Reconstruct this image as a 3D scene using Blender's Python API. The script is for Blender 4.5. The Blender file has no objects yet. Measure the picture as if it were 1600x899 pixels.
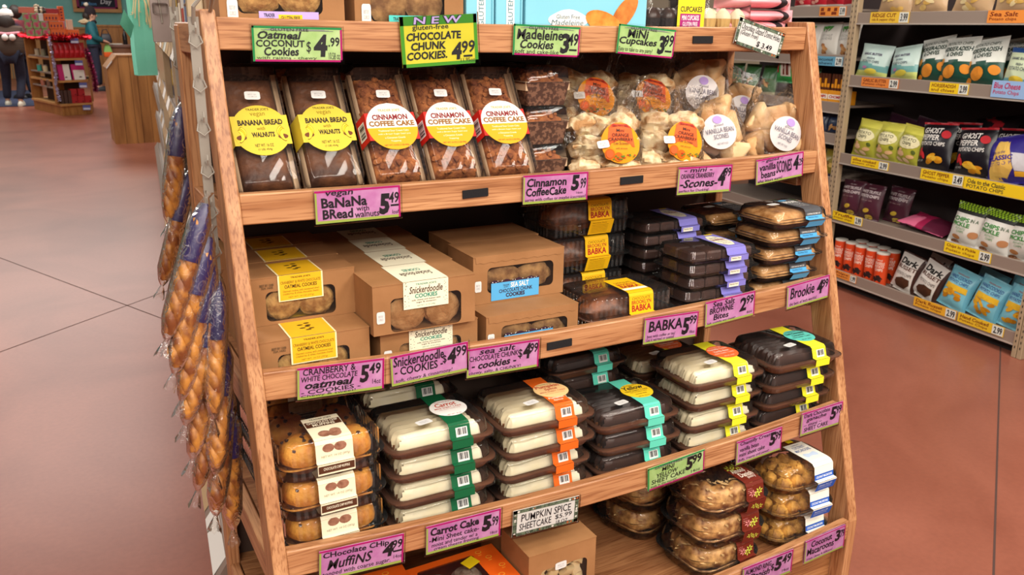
import bpy, bmesh, math, random
from mathutils import Vector, Matrix, noise
SC = bpy.context.scene
C = SC.collection
PI = math.pi
rnd = random.Random(7)

# ---------------------------------------------------------------- camera, world, lights, exposure
def cam_basis(yaw, pitch, roll):
    cy, sy, cp, sp = math.cos(yaw), math.sin(yaw), math.cos(pitch), math.sin(pitch)
    f = Vector((sy*cp, cy*cp, -sp)); r = Vector((cy, -sy, 0)); u = r.cross(f)
    c, s = math.cos(roll), math.sin(roll)
    return c*r+s*u, -s*r+c*u, f
cd = bpy.data.cameras.new('camera'); cam = bpy.data.objects.new('camera', cd); C.objects.link(cam)
r_, u_, f_ = cam_basis(0.5012, 0.2965, 0.0140)
cam.matrix_world = Matrix(((r_.x, u_.x, -f_.x, -0.2583), (r_.y, u_.y, -f_.y, -1.467), (r_.z, u_.z, -f_.z, 1.40), (0, 0, 0, 1)))
cd.sensor_width = 36; cd.lens = 1328.5*36/1600; cd.clip_start = 0.05; cd.clip_end = 100
cd.dof.use_dof = True; cd.dof.focus_distance = 1.75; cd.dof.aperture_fstop = 10
SC.camera = cam
w = bpy.data.worlds.new('world'); SC.world = w; w.use_nodes = True
w.node_tree.nodes['Background'].inputs[0].default_value = (1.0, 0.92, 0.88, 1)
w.node_tree.nodes['Background'].inputs[1].default_value = 0.30
def area(name, loc, sx, sy, power, col, aim=None):
    l = bpy.data.lights.new(name, 'AREA'); l.shape = 'RECTANGLE'; l.size = sx; l.size_y = sy; l.energy = power; l.color = col
    o = bpy.data.objects.new(name, l); C.objects.link(o); o.location = loc
    if aim: o.rotation_euler = (Vector(aim)-Vector(loc)).to_track_quat('-Z', 'Y').to_euler()
    return o
WARM = (1.0, 0.93, 0.83)
for ly, lp in ((-0.9, 13), (-2.1, 27), (-3.4, 34), (-4.8, 40)):      # rows of ceiling fixtures over the open floor in front of the rack
    for lx in (-1.5, 0.3, 2.1): area('ceiling_light', (lx, ly, 3.1), 1.2, 0.35, lp, WARM, (lx*.6+.25, ly*.55, 0))
area('ceiling_light', (2.5, 0.9, 3.2), 0.4, 1.8, 44, WARM, (3.5, 1.3, 0.6))
area('ceiling_light', (2.6, -1.8, 3.2), 0.4, 1.8, 30, WARM, (3.0, -.5, 0))
area('ceiling_light', (-1.3, 3.0, 3.4), 1.2, 2.0, 100, (1.0, 0.92, 0.87))
area('ceiling_light', (-0.6, 8.5, 3.6), 2.5, 2.5, 120, (1.0, 0.96, 0.9))
area('ceiling_light', (-0.2, 15.5, 3.8), 4.0, 3.0, 300, (1.0, 0.95, 0.88))
vs = SC.view_settings; vs.view_transform = 'Standard'; vs.look = 'None'; vs.gamma = 1; vs.exposure = -0.04; vs.use_curve_mapping = False
SC.cycles.transparent_max_bounces = 40; SC.cycles.max_bounces = 7; SC.cycles.diffuse_bounces = 3; SC.cycles.glossy_bounces = 3

# ---------------------------------------------------------------- materials
def lin(h):
    h = h.lstrip('#'); v = [int(h[i:i+2], 16)/255 for i in (0, 2, 4)]
    return tuple(c/12.92 if c <= .04045 else ((c+.055)/1.055)**2.4 for c in v)+(1,)
MATS = {}
def N(nt, t, **kw):
    n = nt.nodes.new('ShaderNode'+t)
    for k, v in kw.items():
        if k in n.inputs: n.inputs[k].default_value = v
        else: setattr(n, k, v)
    return n
def newmat(name):
    m = bpy.data.materials.new(name); m.use_nodes = True; nt = m.node_tree
    return m, nt, nt.nodes['Principled BSDF'], nt.links.new
def mat(name, hx, rough=.5, hx2=None, scale=8, stretch=(1, 1, 1), bump=0, bscale=None, metal=0, spec=.5, detail=3, contrast=(.35, .65), emit=0, sub=0):
    if name in MATS: return MATS[name]
    m, nt, b, L = newmat(name)
    b.inputs['Roughness'].default_value = rough; b.inputs['Metallic'].default_value = metal; b.inputs['Specular IOR Level'].default_value = spec
    b.inputs['Base Color'].default_value = lin(hx)
    if hx2 or bump:
        tc = N(nt, 'TexCoord'); mp = N(nt, 'Mapping'); mp.inputs['Scale'].default_value = stretch
        L(tc.outputs['Object'], mp.inputs['Vector'])
    if hx2:
        n = N(nt, 'TexNoise', Scale=scale, Detail=detail); L(mp.outputs[0], n.inputs['Vector'])
        r = N(nt, 'ValToRGB'); r.color_ramp.elements[0].color = lin(hx); r.color_ramp.elements[1].color = lin(hx2)
        r.color_ramp.elements[0].position, r.color_ramp.elements[1].position = contrast
        L(n.outputs['Fac'], r.inputs[0]); L(r.outputs[0], b.inputs['Base Color'])
    if bump:
        n2 = N(nt, 'TexNoise', Scale=bscale or scale*3, Detail=4); L(mp.outputs[0], n2.inputs['Vector'])
        bp = N(nt, 'Bump', Strength=min(1, bump), Distance=.004); L(n2.outputs['Fac'], bp.inputs['Height']); L(bp.outputs[0], b.inputs['Normal'])
    if emit:
        b.inputs['Emission Color'].default_value = lin(hx); b.inputs['Emission Strength'].default_value = emit
    MATS[name] = m; return m
def oak(name, axis, a='#A36C44', b_='#C99467'):
    if name in MATS: return MATS[name]
    m, nt, b, L = newmat(name); b.inputs['Roughness'].default_value = .42
    tc = N(nt, 'TexCoord'); mp = N(nt, 'Mapping'); s = [26, 26, 26]; s[axis] = 1.4; mp.inputs['Scale'].default_value = s
    L(tc.outputs['Object'], mp.inputs[0])
    n1 = N(nt, 'TexNoise', Scale=1.6, Detail=5, Distortion=.6); L(mp.outputs[0], n1.inputs['Vector'])
    mp2 = N(nt, 'Mapping'); s2 = [190, 190, 190]; s2[axis] = 7; mp2.inputs['Scale'].default_value = s2; L(tc.outputs['Object'], mp2.inputs[0])
    n2 = N(nt, 'TexNoise', Scale=1.5, Detail=2); L(mp2.outputs[0], n2.inputs['Vector'])
    r = N(nt, 'ValToRGB'); e = r.color_ramp.elements; e[0].position, e[1].position = .3, .68; e[0].color = lin(a); e[1].color = lin(b_)
    L(n1.outputs['Fac'], r.inputs[0])
    mx = N(nt, 'MixRGB', blend_type='MULTIPLY'); mx.inputs[0].default_value = .55
    r2 = N(nt, 'ValToRGB'); e = r2.color_ramp.elements; e[0].position, e[1].position = .36, .52; e[0].color = lin('#A57B55'); e[1].color = (1, 1, 1, 1)
    L(n2.outputs['Fac'], r2.inputs[0]); L(r.outputs[0], mx.inputs[1]); L(r2.outputs[0], mx.inputs[2]); L(mx.outputs[0], b.inputs['Base Color'])
    MATS[name] = m; return m
def clear(name, tint='#FFFFFF', rough=.06, ior=1.5, bump=0, bscale=30, milk=0):
    """thin clear plastic: straight-through transmission plus fresnel gloss"""
    if name in MATS: return MATS[name]
    m = bpy.data.materials.new(name); m.use_nodes = True; nt = m.node_tree; L = nt.links.new; nt.nodes.clear()
    out = N(nt, 'OutputMaterial'); t = N(nt, 'BsdfTransparent'); t.inputs[0].default_value = lin(tint)
    g = N(nt, 'BsdfGlossy', Roughness=rough); fr = N(nt, 'Fresnel', IOR=ior); mx = N(nt, 'MixShader')
    L(fr.outputs[0], mx.inputs[0]); L(t.outputs[0], mx.inputs[1]); L(g.outputs[0], mx.inputs[2])
    if bump:
        tc = N(nt, 'TexCoord'); n = N(nt, 'TexNoise', Scale=bscale, Detail=3, Distortion=1.5); L(tc.outputs['Object'], n.inputs['Vector'])
        bp = N(nt, 'Bump', Strength=bump, Distance=.01); L(n.outputs['Fac'], bp.inputs['Height']); L(bp.outputs[0], g.inputs['Normal']); L(bp.outputs[0], fr.inputs['Normal'])
    last = mx
    if milk:
        d = N(nt, 'BsdfDiffuse'); d.inputs[0].default_value = (.85, .85, .85, 1); m2 = N(nt, 'MixShader'); m2.inputs[0].default_value = milk
        L(mx.outputs[0], m2.inputs[1]); L(d.outputs[0], m2.inputs[2]); last = m2
    L(last.outputs[0], out.inputs[0]); MATS[name] = m; return m
def floor_mat():
    m, nt, b, L = newmat('polished_concrete')
    tc = N(nt, 'TexCoord'); n = N(nt, 'TexNoise', Scale=1.1, Detail=6, Distortion=.8); L(tc.outputs['Object'], n.inputs['Vector'])
    r = N(nt, 'ValToRGB'); e = r.color_ramp.elements; e[0].position, e[1].position = .3, .72; e[0].color = lin('#874B3A'); e[1].color = lin('#A96753')
    n2 = N(nt, 'TexNoise', Scale=60, Detail=3); L(tc.outputs['Object'], n2.inputs['Vector'])
    mx = N(nt, 'MixRGB', blend_type='MULTIPLY'); mx.inputs[0].default_value = .25
    L(n.outputs['Fac'], r.inputs[0]); L(r.outputs[0], mx.inputs[1]); L(n2.outputs['Fac'], mx.inputs[2]); L(mx.outputs[0], b.inputs['Base Color'])
    b.inputs['Roughness'].default_value = .3; b.inputs['Specular IOR Level'].default_value = .3
    return m
CLEAR = clear('clear_plastic', '#FEFDFC', .035, 1.38, milk=.010)
RIBM = clear('pressed_ribs', '#FEFEFE', .08, 1.32, milk=.03)
CLEARB = clear('clear_bag_film', '#FDFBF9', .05, 1.48, .5, 70, .006)
SLEEVE = clear('sign_sleeve', '#FCFCFC', .15, 1.18)
OAKX, OAKY, OAKZ = oak('oak_grain_across', 0), oak('oak_grain_deep', 1), oak('oak_grain_upright', 2)
KRAFT = mat('kraft_card', '#95673C', .8, '#A27246', 14, bump=.05, bscale=200)
WHITE = mat('white_paper', '#E2DFDA', .6)
BLACK = mat('black_ink', '#17131A', .5)
def PM(hx, rough=.6): return mat('print_'+hx.strip('#').lower(), hx, rough, spec=.25)

# ---------------------------------------------------------------- mesh collector
class MB:
    def __init__(s): s.v = []; s.f = []; s.m = []
    def add(s, v, f, m=0):
        o = len(s.v); s.v += [tuple(p) for p in v]; s.f += [tuple(o+i for i in q) for q in f]; s.m += [m]*len(f); return s
    def box(s, x0, x1, y0, y1, z0, z1, m=0, c=0, T=None):
        if c:
            hx, hy, hz = (x1-x0)/2, (y1-y0)/2, (z1-z0)/2; cx, cy, cz = (x0+x1)/2, (y0+y1)/2, (z0+z1)/2
            v = []; idx = {}
            for sx in (-1, 1):
                for sy in (-1, 1):
                    for sz in (-1, 1):
                        for a in range(3):
                            h = [hx, hy, hz]; p = [h[k]-(0 if k == a else c) for k in range(3)]
                            idx[sx, sy, sz, a] = len(v); v.append((cx+sx*p[0], cy+sy*p[1], cz+sz*p[2]))
            f = []
            for a in range(3):
                b_, c_ = (a+1) % 3, (a+2) % 3
                for sg in (-1, 1):
                    q = []
                    for tb, tc in ((-1, -1), (1, -1), (1, 1), (-1, 1)):
                        k = [0]*3; k[a] = sg; k[b_] = tb; k[c_] = tc; q.append(idx[k[0], k[1], k[2], a])
                    f.append(q if sg > 0 else q[::-1])
                for tb in (-1, 1):
                    for tc in (-1, 1):
                        k0 = [0]*3; k0[a] = -1; k0[b_] = tb; k0[c_] = tc; k1 = list(k0); k1[a] = 1
                        q = [idx[tuple(k0)+(b_,)], idx[tuple(k1)+(b_,)], idx[tuple(k1)+(c_,)], idx[tuple(k0)+(c_,)]]
                        f.append(q if tb*tc < 0 else q[::-1])
            for sx in (-1, 1):
                for sy in (-1, 1):
                    for sz in (-1, 1):
                        q = [idx[sx, sy, sz, a] for a in range(3)]; f.append(q if sx*sy*sz > 0 else q[::-1])
        else:
            v = [(x, y, z) for x in (x0, x1) for y in (y0, y1) for z in (z0, z1)]
            f = [(0, 1, 3, 2), (4, 6, 7, 5), (0, 4, 5, 1), (2, 3, 7, 6), (0, 2, 6, 4), (1, 5, 7, 3)]
        if T: v = [T @ Vector(p) for p in v]
        return s.add(v, f, m)
    def loft(s, rings, cap0=True, cap1=True, m=0, closed=True):
        n = len(rings[0]); o = len(s.v)
        for r in rings: s.v += [tuple(p) for p in r]
        for i in range(len(rings)-1):
            for j in range(n if closed else n-1):
                a, b = o+i*n+j, o+i*n+(j+1) % n
                s.f.append((a, b, b+n, a+n)); s.m.append(m)
        if cap0: s.f.append(tuple(o+j for j in range(n-1, -1, -1))); s.m.append(m)
        if cap1: s.f.append(tuple(o+(len(rings)-1)*n+j for j in range(n))); s.m.append(m)
        return s
    def grid(s, fn, nu, nv, m=0):
        o = len(s.v)
        for j in range(nv+1):
            for i in range(nu+1): s.v.append(tuple(fn(i/nu, j/nv)))
        for j in range(nv):
            for i in range(nu):
                a = o+j*(nu+1)+i; s.f.append((a, a+1, a+nu+2, a+nu+1)); s.m.append(m)
        return s
    def poly(s, pts, m=0): return s.add(pts, [tuple(range(len(pts)))], m)
    def tube(s, path, r, n=8, m=0, cap=True):
        P = [Vector(p) for p in path]; rings = []
        t0 = (P[1]-P[0]).normalized(); a = t0.orthogonal().normalized()
        for i, p in enumerate(P):
            t = ((P[min(i+1, len(P)-1)]-P[max(i-1, 0)])).normalized()
            a = (a-t*a.dot(t)).normalized(); b = t.cross(a); rr = r[i] if isinstance(r, (list, tuple)) else r
            rings.append([p+rr*(math.cos(2*PI*k/n)*a+math.sin(2*PI*k/n)*b) for k in range(n)])
        return s.loft(rings, cap, cap, m)
    def lathe(s, prof, n=20, m=0, o=(0, 0, 0), cap=True):
        return s.loft([[(o[0]+r*math.cos(2*PI*k/n), o[1]+r*math.sin(2*PI*k/n), o[2]+z) for k in range(n)] for r, z in prof], cap, cap, m)
    def blob(s, c, rx, ry, rz, seed=0, amp=.12, nu=16, nv=10, freq=1.6, m=0, flat=None, T=None):
        vs_ = []
        for j in range(nv+1):
            th = PI*j/nv
            for i in range(nu):
                ph = 2*PI*i/nu; d = Vector((math.sin(th)*math.cos(ph), math.sin(th)*math.sin(ph), math.cos(th)))
                k = 1+amp*noise.noise(d*freq+Vector((seed*3.1, seed*1.7, seed*.9)))*1.6+amp*.5*noise.noise(d*freq*3+Vector((seed, 0, 0)))
                z = d.z*rz*k
                if flat is not None and z < flat: z = flat
                p = Vector((d.x*rx*k, d.y*ry*k, z))
                if T: p = T @ p
                vs_.append(p+Vector(c))
        f = []
        for j in range(nv):
            for i in range(nu):
                a = j*nu+i; b = j*nu+(i+1) % nu; f.append((a, a+nu, b+nu, b))
        return s.add(vs_, f, m)
    def text(s, string, P, u0, v0, u1, v1, m=0, bold=.012, shear=0, wob=0):
        V, F = text_mesh(string, bold, shear)
        ph = len(s.v)*.37
        out = []
        for x, y in V:
            u, v = u0+(u1-u0)*x, v0+(v1-v0)*y
            if wob: v += (v1-v0)*wob*math.sin(x*len(string)*1.3+ph); u += (u1-u0)*wob*.12*math.sin(y*3+x*9+ph)
            out.append(P(u, v))
        return s.add(out, F, m)
    def rect(s, P, u0, v0, u1, v1, m=0, n=1):
        return s.grid(lambda a, b: P(u0+(u1-u0)*a, v0+(v1-v0)*b), n, n, m)
    def disc(s, P, u, v, ru, rv, m=0, n=28): return s.poly([P(u+ru*math.cos(2*PI*k/n), v+rv*math.sin(2*PI*k/n)) for k in range(n)], m)
    def dfan(s, P, pts, m=0, rings=5, seg=4):
        """finely divided polygon that hugs a bulging bag"""
        q = [(a[0]+(b[0]-a[0])*i/seg, a[1]+(b[1]-a[1])*i/seg) for a, b in zip(pts, pts[1:]+pts[:1]) for i in range(seg)]
        cu = sum(p[0] for p in pts)/len(pts); cv = sum(p[1] for p in pts)/len(pts); k = len(q)
        v = [P(cu, cv)]+[P(cu+(p[0]-cu)*r/rings, cv+(p[1]-cv)*r/rings) for r in range(1, rings+1) for p in q]
        f = [(0, 1+i, 1+(i+1) % k) for i in range(k)]+[(1+(r-1)*k+i, 1+r*k+i, 1+r*k+(i+1) % k, 1+(r-1)*k+(i+1) % k) for r in range(1, rings) for i in range(k)]
        return s.add(v, f, m)
    def fan(s, P, pts, m=0, n=0):
        """polygon in label coordinates, filled as a fan so that it can follow a curved face"""
        cu = sum(p[0] for p in pts)/len(pts); cv = sum(p[1] for p in pts)/len(pts); k = len(pts)
        v = [P(cu, cv)]+[P(cu+(p[0]-cu)*.5, cv+(p[1]-cv)*.5) for p in pts]+[P(*p) for p in pts]
        f = [(0, 1+i, 1+(i+1) % k) for i in range(k)]+[(1+i, 1+k+i, 1+k+(i+1) % k, 1+(i+1) % k) for i in range(k)]
        return s.add(v, f, m)
    def barcode(s, P, u0, v0, u1, v1, mw=0, mk=1):
        s.rect(P, u0, v0, u1, v1, mw)
        k = [1, 2, 1, 1, 3, 1, 2, 1, 1, 2, 1, 3, 1, 1, 2, 1, 1, 2, 3, 1, 1]; t = sum(k); x = 0
        Q = lambda a, b: off(P, a, b, .0004)
        for i, q in enumerate(k):
            if i % 2 == 0:
                a = u0+(u1-u0)*(.1+.8*x/t); b = u0+(u1-u0)*(.1+.8*(x+q)/t); s.rect(Q, a, v0+(v1-v0)*.22, b, v0+(v1-v0)*.92, mk)
            x += q
        return s
    def build(s, name, mats, parent=None, smooth=False, key=None):
        me = bpy.data.meshes.new(name); me.from_pydata(s.v, [], s.f)
        for q in (mats if isinstance(mats, (list, tuple)) else [mats]): me.materials.append(q)
        if any(s.m): me.polygons.foreach_set('material_index', s.m)
        me.update()
        if smooth:
            me.polygons.foreach_set('use_smooth', [True]*len(me.polygons)); me.set_sharp_from_angle(angle=math.radians(smooth if smooth > 1 else 42))
        o = bpy.data.objects.new(name, me); C.objects.link(o)
        if parent: o.parent = parent
        return o
def off(P, u, v, e):
    if hasattr(P, 'n'): return tuple(a+b*e for a, b in zip(P(u, v), P.n))
    a, b, c = Vector(P(u, v)), Vector(P(u+.02, v)), Vector(P(u, v+.02)); return tuple(a+(b-a).cross(c-a).normalized()*e)
class Plane:
    """flat label surface: u runs along U, v along V, raised e above it"""
    def __init__(s, o, U, V, e=0):
        s.o, s.U, s.V = Vector(o), Vector(U), Vector(V); s.n = s.U.cross(s.V).normalized(); s.o = s.o+s.n*e
    def __call__(s, u, v): p = s.o+s.U*u+s.V*v; return (p.x, p.y, p.z)
    def up(s, e): return Plane(s.o, s.U, s.V, e)
TXT = {}
def text_mesh(st, bold, shear):
    k = (st, bold, shear)
    if k in TXT: return TXT[k]
    cu = bpy.data.curves.new('t', 'FONT'); cu.body = st; cu.resolution_u = 2; cu.offset = bold; cu.shear = shear; cu.fill_mode = 'FRONT'
    o = bpy.data.objects.new('t', cu); C.objects.link(o)
    me = bpy.data.meshes.new_from_object(o)
    xs = [v.co.x for v in me.vertices] or [0, 1]; ys = [v.co.y for v in me.vertices] or [0, 1]
    x0, x1, y0, y1 = min(xs), max(xs), min(ys), max(ys); sx, sy = max(x1-x0, 1e-6), max(y1-y0, 1e-6)
    V = [((v.co.x-x0)/sx, (v.co.y-y0)/sy) for v in me.vertices]; F = [tuple(p.vertices) for p in me.polygons]
    bpy.data.objects.remove(o); bpy.data.curves.remove(cu); bpy.data.meshes.remove(me)
    TXT[k] = (V, F); return TXT[k]
def rrect(cx, cy, z, hw, hd, r, n=4, wav=0, wn=0):
    r = min(r, hw, hd); pts = []
    for q, (sx, sy) in enumerate(((1, 1), (-1, 1), (-1, -1), (1, -1))):
        for k in range(n+1):
            a = q*PI/2+k*PI/2/n; pts.append((cx+sx*(hw-r)+r*math.cos(a), cy+sy*(hd-r)+r*math.sin(a), z))
    return pts
def tag(o, label, cat, group=None, kind=None):
    if label: o['label'] = label
    if cat: o['category'] = cat
    if group: o['group'] = group
    if kind: o['kind'] = kind
    return o
def thing(name, label, cat, loc=(0, 0, 0), rz=0, group=None, rot=None):
    o = bpy.data.objects.new(name, None); o.empty_display_size = .05; C.objects.link(o)
    o.location = loc; o.rotation_euler = rot or (0, 0, rz); return tag(o, label, cat, group)
def dup(root, loc, rz=0, label=None, group=None, rot=None, scale=None):
    r = root.copy(); C.objects.link(r); r.location = loc; r.rotation_euler = rot or (0, 0, rz)
    if scale: r.scale = scale
    if label: r['label'] = label
    if group: r['group'] = group
    for ch in list(root.children):
        c = ch.copy(); C.objects.link(c); c.parent = r
        for g in ch.children:
            d = g.copy(); C.objects.link(d); d.parent = c
    return r
def struct(o): o['kind'] = 'structure'; return o
ORD = ['topmost', 'second from the top', 'third from the top', 'fourth from the top', 'fifth from the top', 'sixth from the top']
def stack_ord(i, n): return 'lowest' if (i == n-1 and n > 1) else ORD[i]

# ---------------------------------------------------------------- floor and far walls
fl = struct(MB().box(-9, 9, -6, 27, -.1, 0).build('floor', floor_mat()))
JM = mat('joint_dark', '#4E352E', .8)
def joint(a, b, wd=.006):
    a, b = Vector((*a, .0006)), Vector((*b, .0006)); n = Vector((-(b-a).y, (b-a).x, 0)).normalized()*wd/2
    MB().poly([a-n, b-n, b+n, a+n]).build('joint', JM, fl)
joint((-4.0, 12.08), (1.7, -.65)); joint((-3.5, .26), (6.5, 8.5)); joint((4.2, 1.12), (-.5, -1.84))
TEAL = mat('teal_wall_paint', '#7FC4BE', .8, '#8ACBC4', 3)
wb = struct(MB().box(-9, 9, 24.0, 24.2, 0, 4.2).build('wall_back', TEAL))
struct(MB().box(-9.2, -9, -6, 24.2, 0, 4.2).build('wall_left', mat('cream_wall_paint', '#CDBFA2', .8))); struct(MB().box(9, 9.2, -6, 24.2, 0, 4.2).build('wall_right', mat('cream_wall_paint', '#CDBFA2', .8)))
WS = mat('wood_wainscot', '#A9743E', .6, '#BF8A50', 3, (1, 1, .2))
for i in range(14):
    x = -2.6+i*.46
    MB().box(x, x+.445, 23.93, 24.0, 0, 1.22, c=.006).build('plank', WS, wb)
MB().box(-2.6, 3.84, 23.9, 24.0, 1.22, 1.27).build('cap_rail', WS, wb)
for x, z, r_0 in ((-1.75, 2.02, .16), (-1.5, 2.0, .2), (-1.28, 2.03, .15)):
    MB().poly([(x+r_0*math.cos(k*PI/8)*1.1, 23.995, z+r_0*math.sin(k*PI/8)*.75) for k in range(16)][::-1]).build('painted_cloud', PM('#DCDDB0'), wb)

# ---------------------------------------------------------------- the oak display rack
SL = .2665; ZT = 1.411
def yfront(z): return SL*(z-ZT)
RZ = [1.411, 1.1377, .8563, .5657, .2892]          # rail tops
RH = .051
BZ = [1.400, 1.097, .815, .525, .248]              # shelf board tops
YB = .30
rack = thing('display_rack', 'oak stepped display rack filled with packaged cakes and cookies', 'display rack', (0, 0, 0))
SAG = [.005, .005, .020, .029, .034]                # the loaded shelves bow down a little in the middle
def sag(i, x): k = min(1, max(0, x/1.31)); return SAG[i]*4*k*(1-k)
def bowed(i, y0, y1, z0, z1, n=26):
    xs_ = [.0035+1.3025*k/n for k in range(n+1)]
    return MB().loft([[(x, y0, z0-sag(i, x)), (x, y1, z0-sag(i, x)), (x, y1, z1-sag(i, x)), (x, y0, z1-sag(i, x))] for x in xs_])
def stile(x0, x1):
    d = .062
    prof = [(yfront(1.42), 1.422), (yfront(.285), .285), (yfront(.285), 0), (yfront(.285)+d+.03, 0), (yfront(.285)+d, .26), (yfront(1.42)+d, 1.422)]
    a = [(x0, y, z) for y, z in prof]; b = [(x1, y, z) for y, z in prof]; n = len(prof)
    m = MB().add(a+b, [tuple(range(n-1, -1, -1)), tuple(range(n, 2*n))]+[(i, (i+1) % n, (i+1) % n+n, i+n) for i in range(n)])
    o = m.build('stile', OAKZ, rack)
    bv = o.modifiers.new('edge', 'BEVEL'); bv.width = .003; bv.segments = 2
stile(-.021, .0035); stile(1.306, 1.333)
for i, z in enumerate(RZ):
    y = yfront(z)
    o = bowed(i, y, y+.02, z-RH, z).build('rail', OAKX, rack, 30); bv = o.modifiers.new('edge', 'BEVEL'); bv.width = .0025; bv.segments = 2; bv.limit_method = 'ANGLE'
    bowed(i, y+.02, YB-.006, BZ[i]-.012, BZ[i]).build('shelf_board', oak('plywood', 0, '#875636', '#AE7A50'), rack)
    for x0, x1 in ((-.019, .0005), (1.309, 1.329)):
        MB().box(x0, x1, y+.055, YB, BZ[i]-.05, BZ[i]+.002, c=.002).build('side_rail', OAKY, rack)
DARKW = mat('dark_board', '#3B2A20', .8, '#46322A', 5)
MB().box(.004, 1.306, YB-.006, YB, .2, 1.385).build('back_panel', DARKW, rack)
for x0 in (-.0205, 1.3075): MB().box(x0, x0+.0235, YB-.045, YB+.002, 0, 1.398, c=.002).build('rear_post', OAKZ, rack)
for i in range(4): MB().box(.004+i*.3255, .004+i*.3255+.3245, -.262, -.25, .0, .238, c=.0015).build('lower_plank', oak('oak_panel', 0, '#9C683E', '#BC8655'), rack)
VEL = mat('black_velcro', '#121013', .95, bump=.3, bscale=600)
for x, i, ww, r in ((1.0, 0, .054, 2), (.425, 1, .052, 5), (.779, 1, .056, 2), (.571, 2, .056, 3)):
    z = RZ[i]-.026-sag(i, x)
    o = MB().box(-ww/2, ww/2, -.003, 0, -.0075, .0075).build('velcro_strip', VEL, rack); o.location = (x, yfront(RZ[i]), z); o.rotation_euler = (0, math.radians(-r*.3), 0)

# ---------------------------------------------------------------- hand-lettered price signs on the rails
PINKC = mat('sign_pink', '#BB6AA8', .55, '#D39CC6', 22, detail=4)
GREENC = mat('sign_green', '#9ABF6A', .5, '#BFD998', 22, detail=4)
YELC = mat('sign_yellow', '#CBC21E', .5, '#DAD034', 10)
MAG, LGR, DGR = PM('#B4126C'), PM('#A3B552'), PM('#1F8A4C')
FLOR = mat('sign_floral', '#3E4A3C', .5, '#6F7F66', 160, contrast=(.4, .6))
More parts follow.
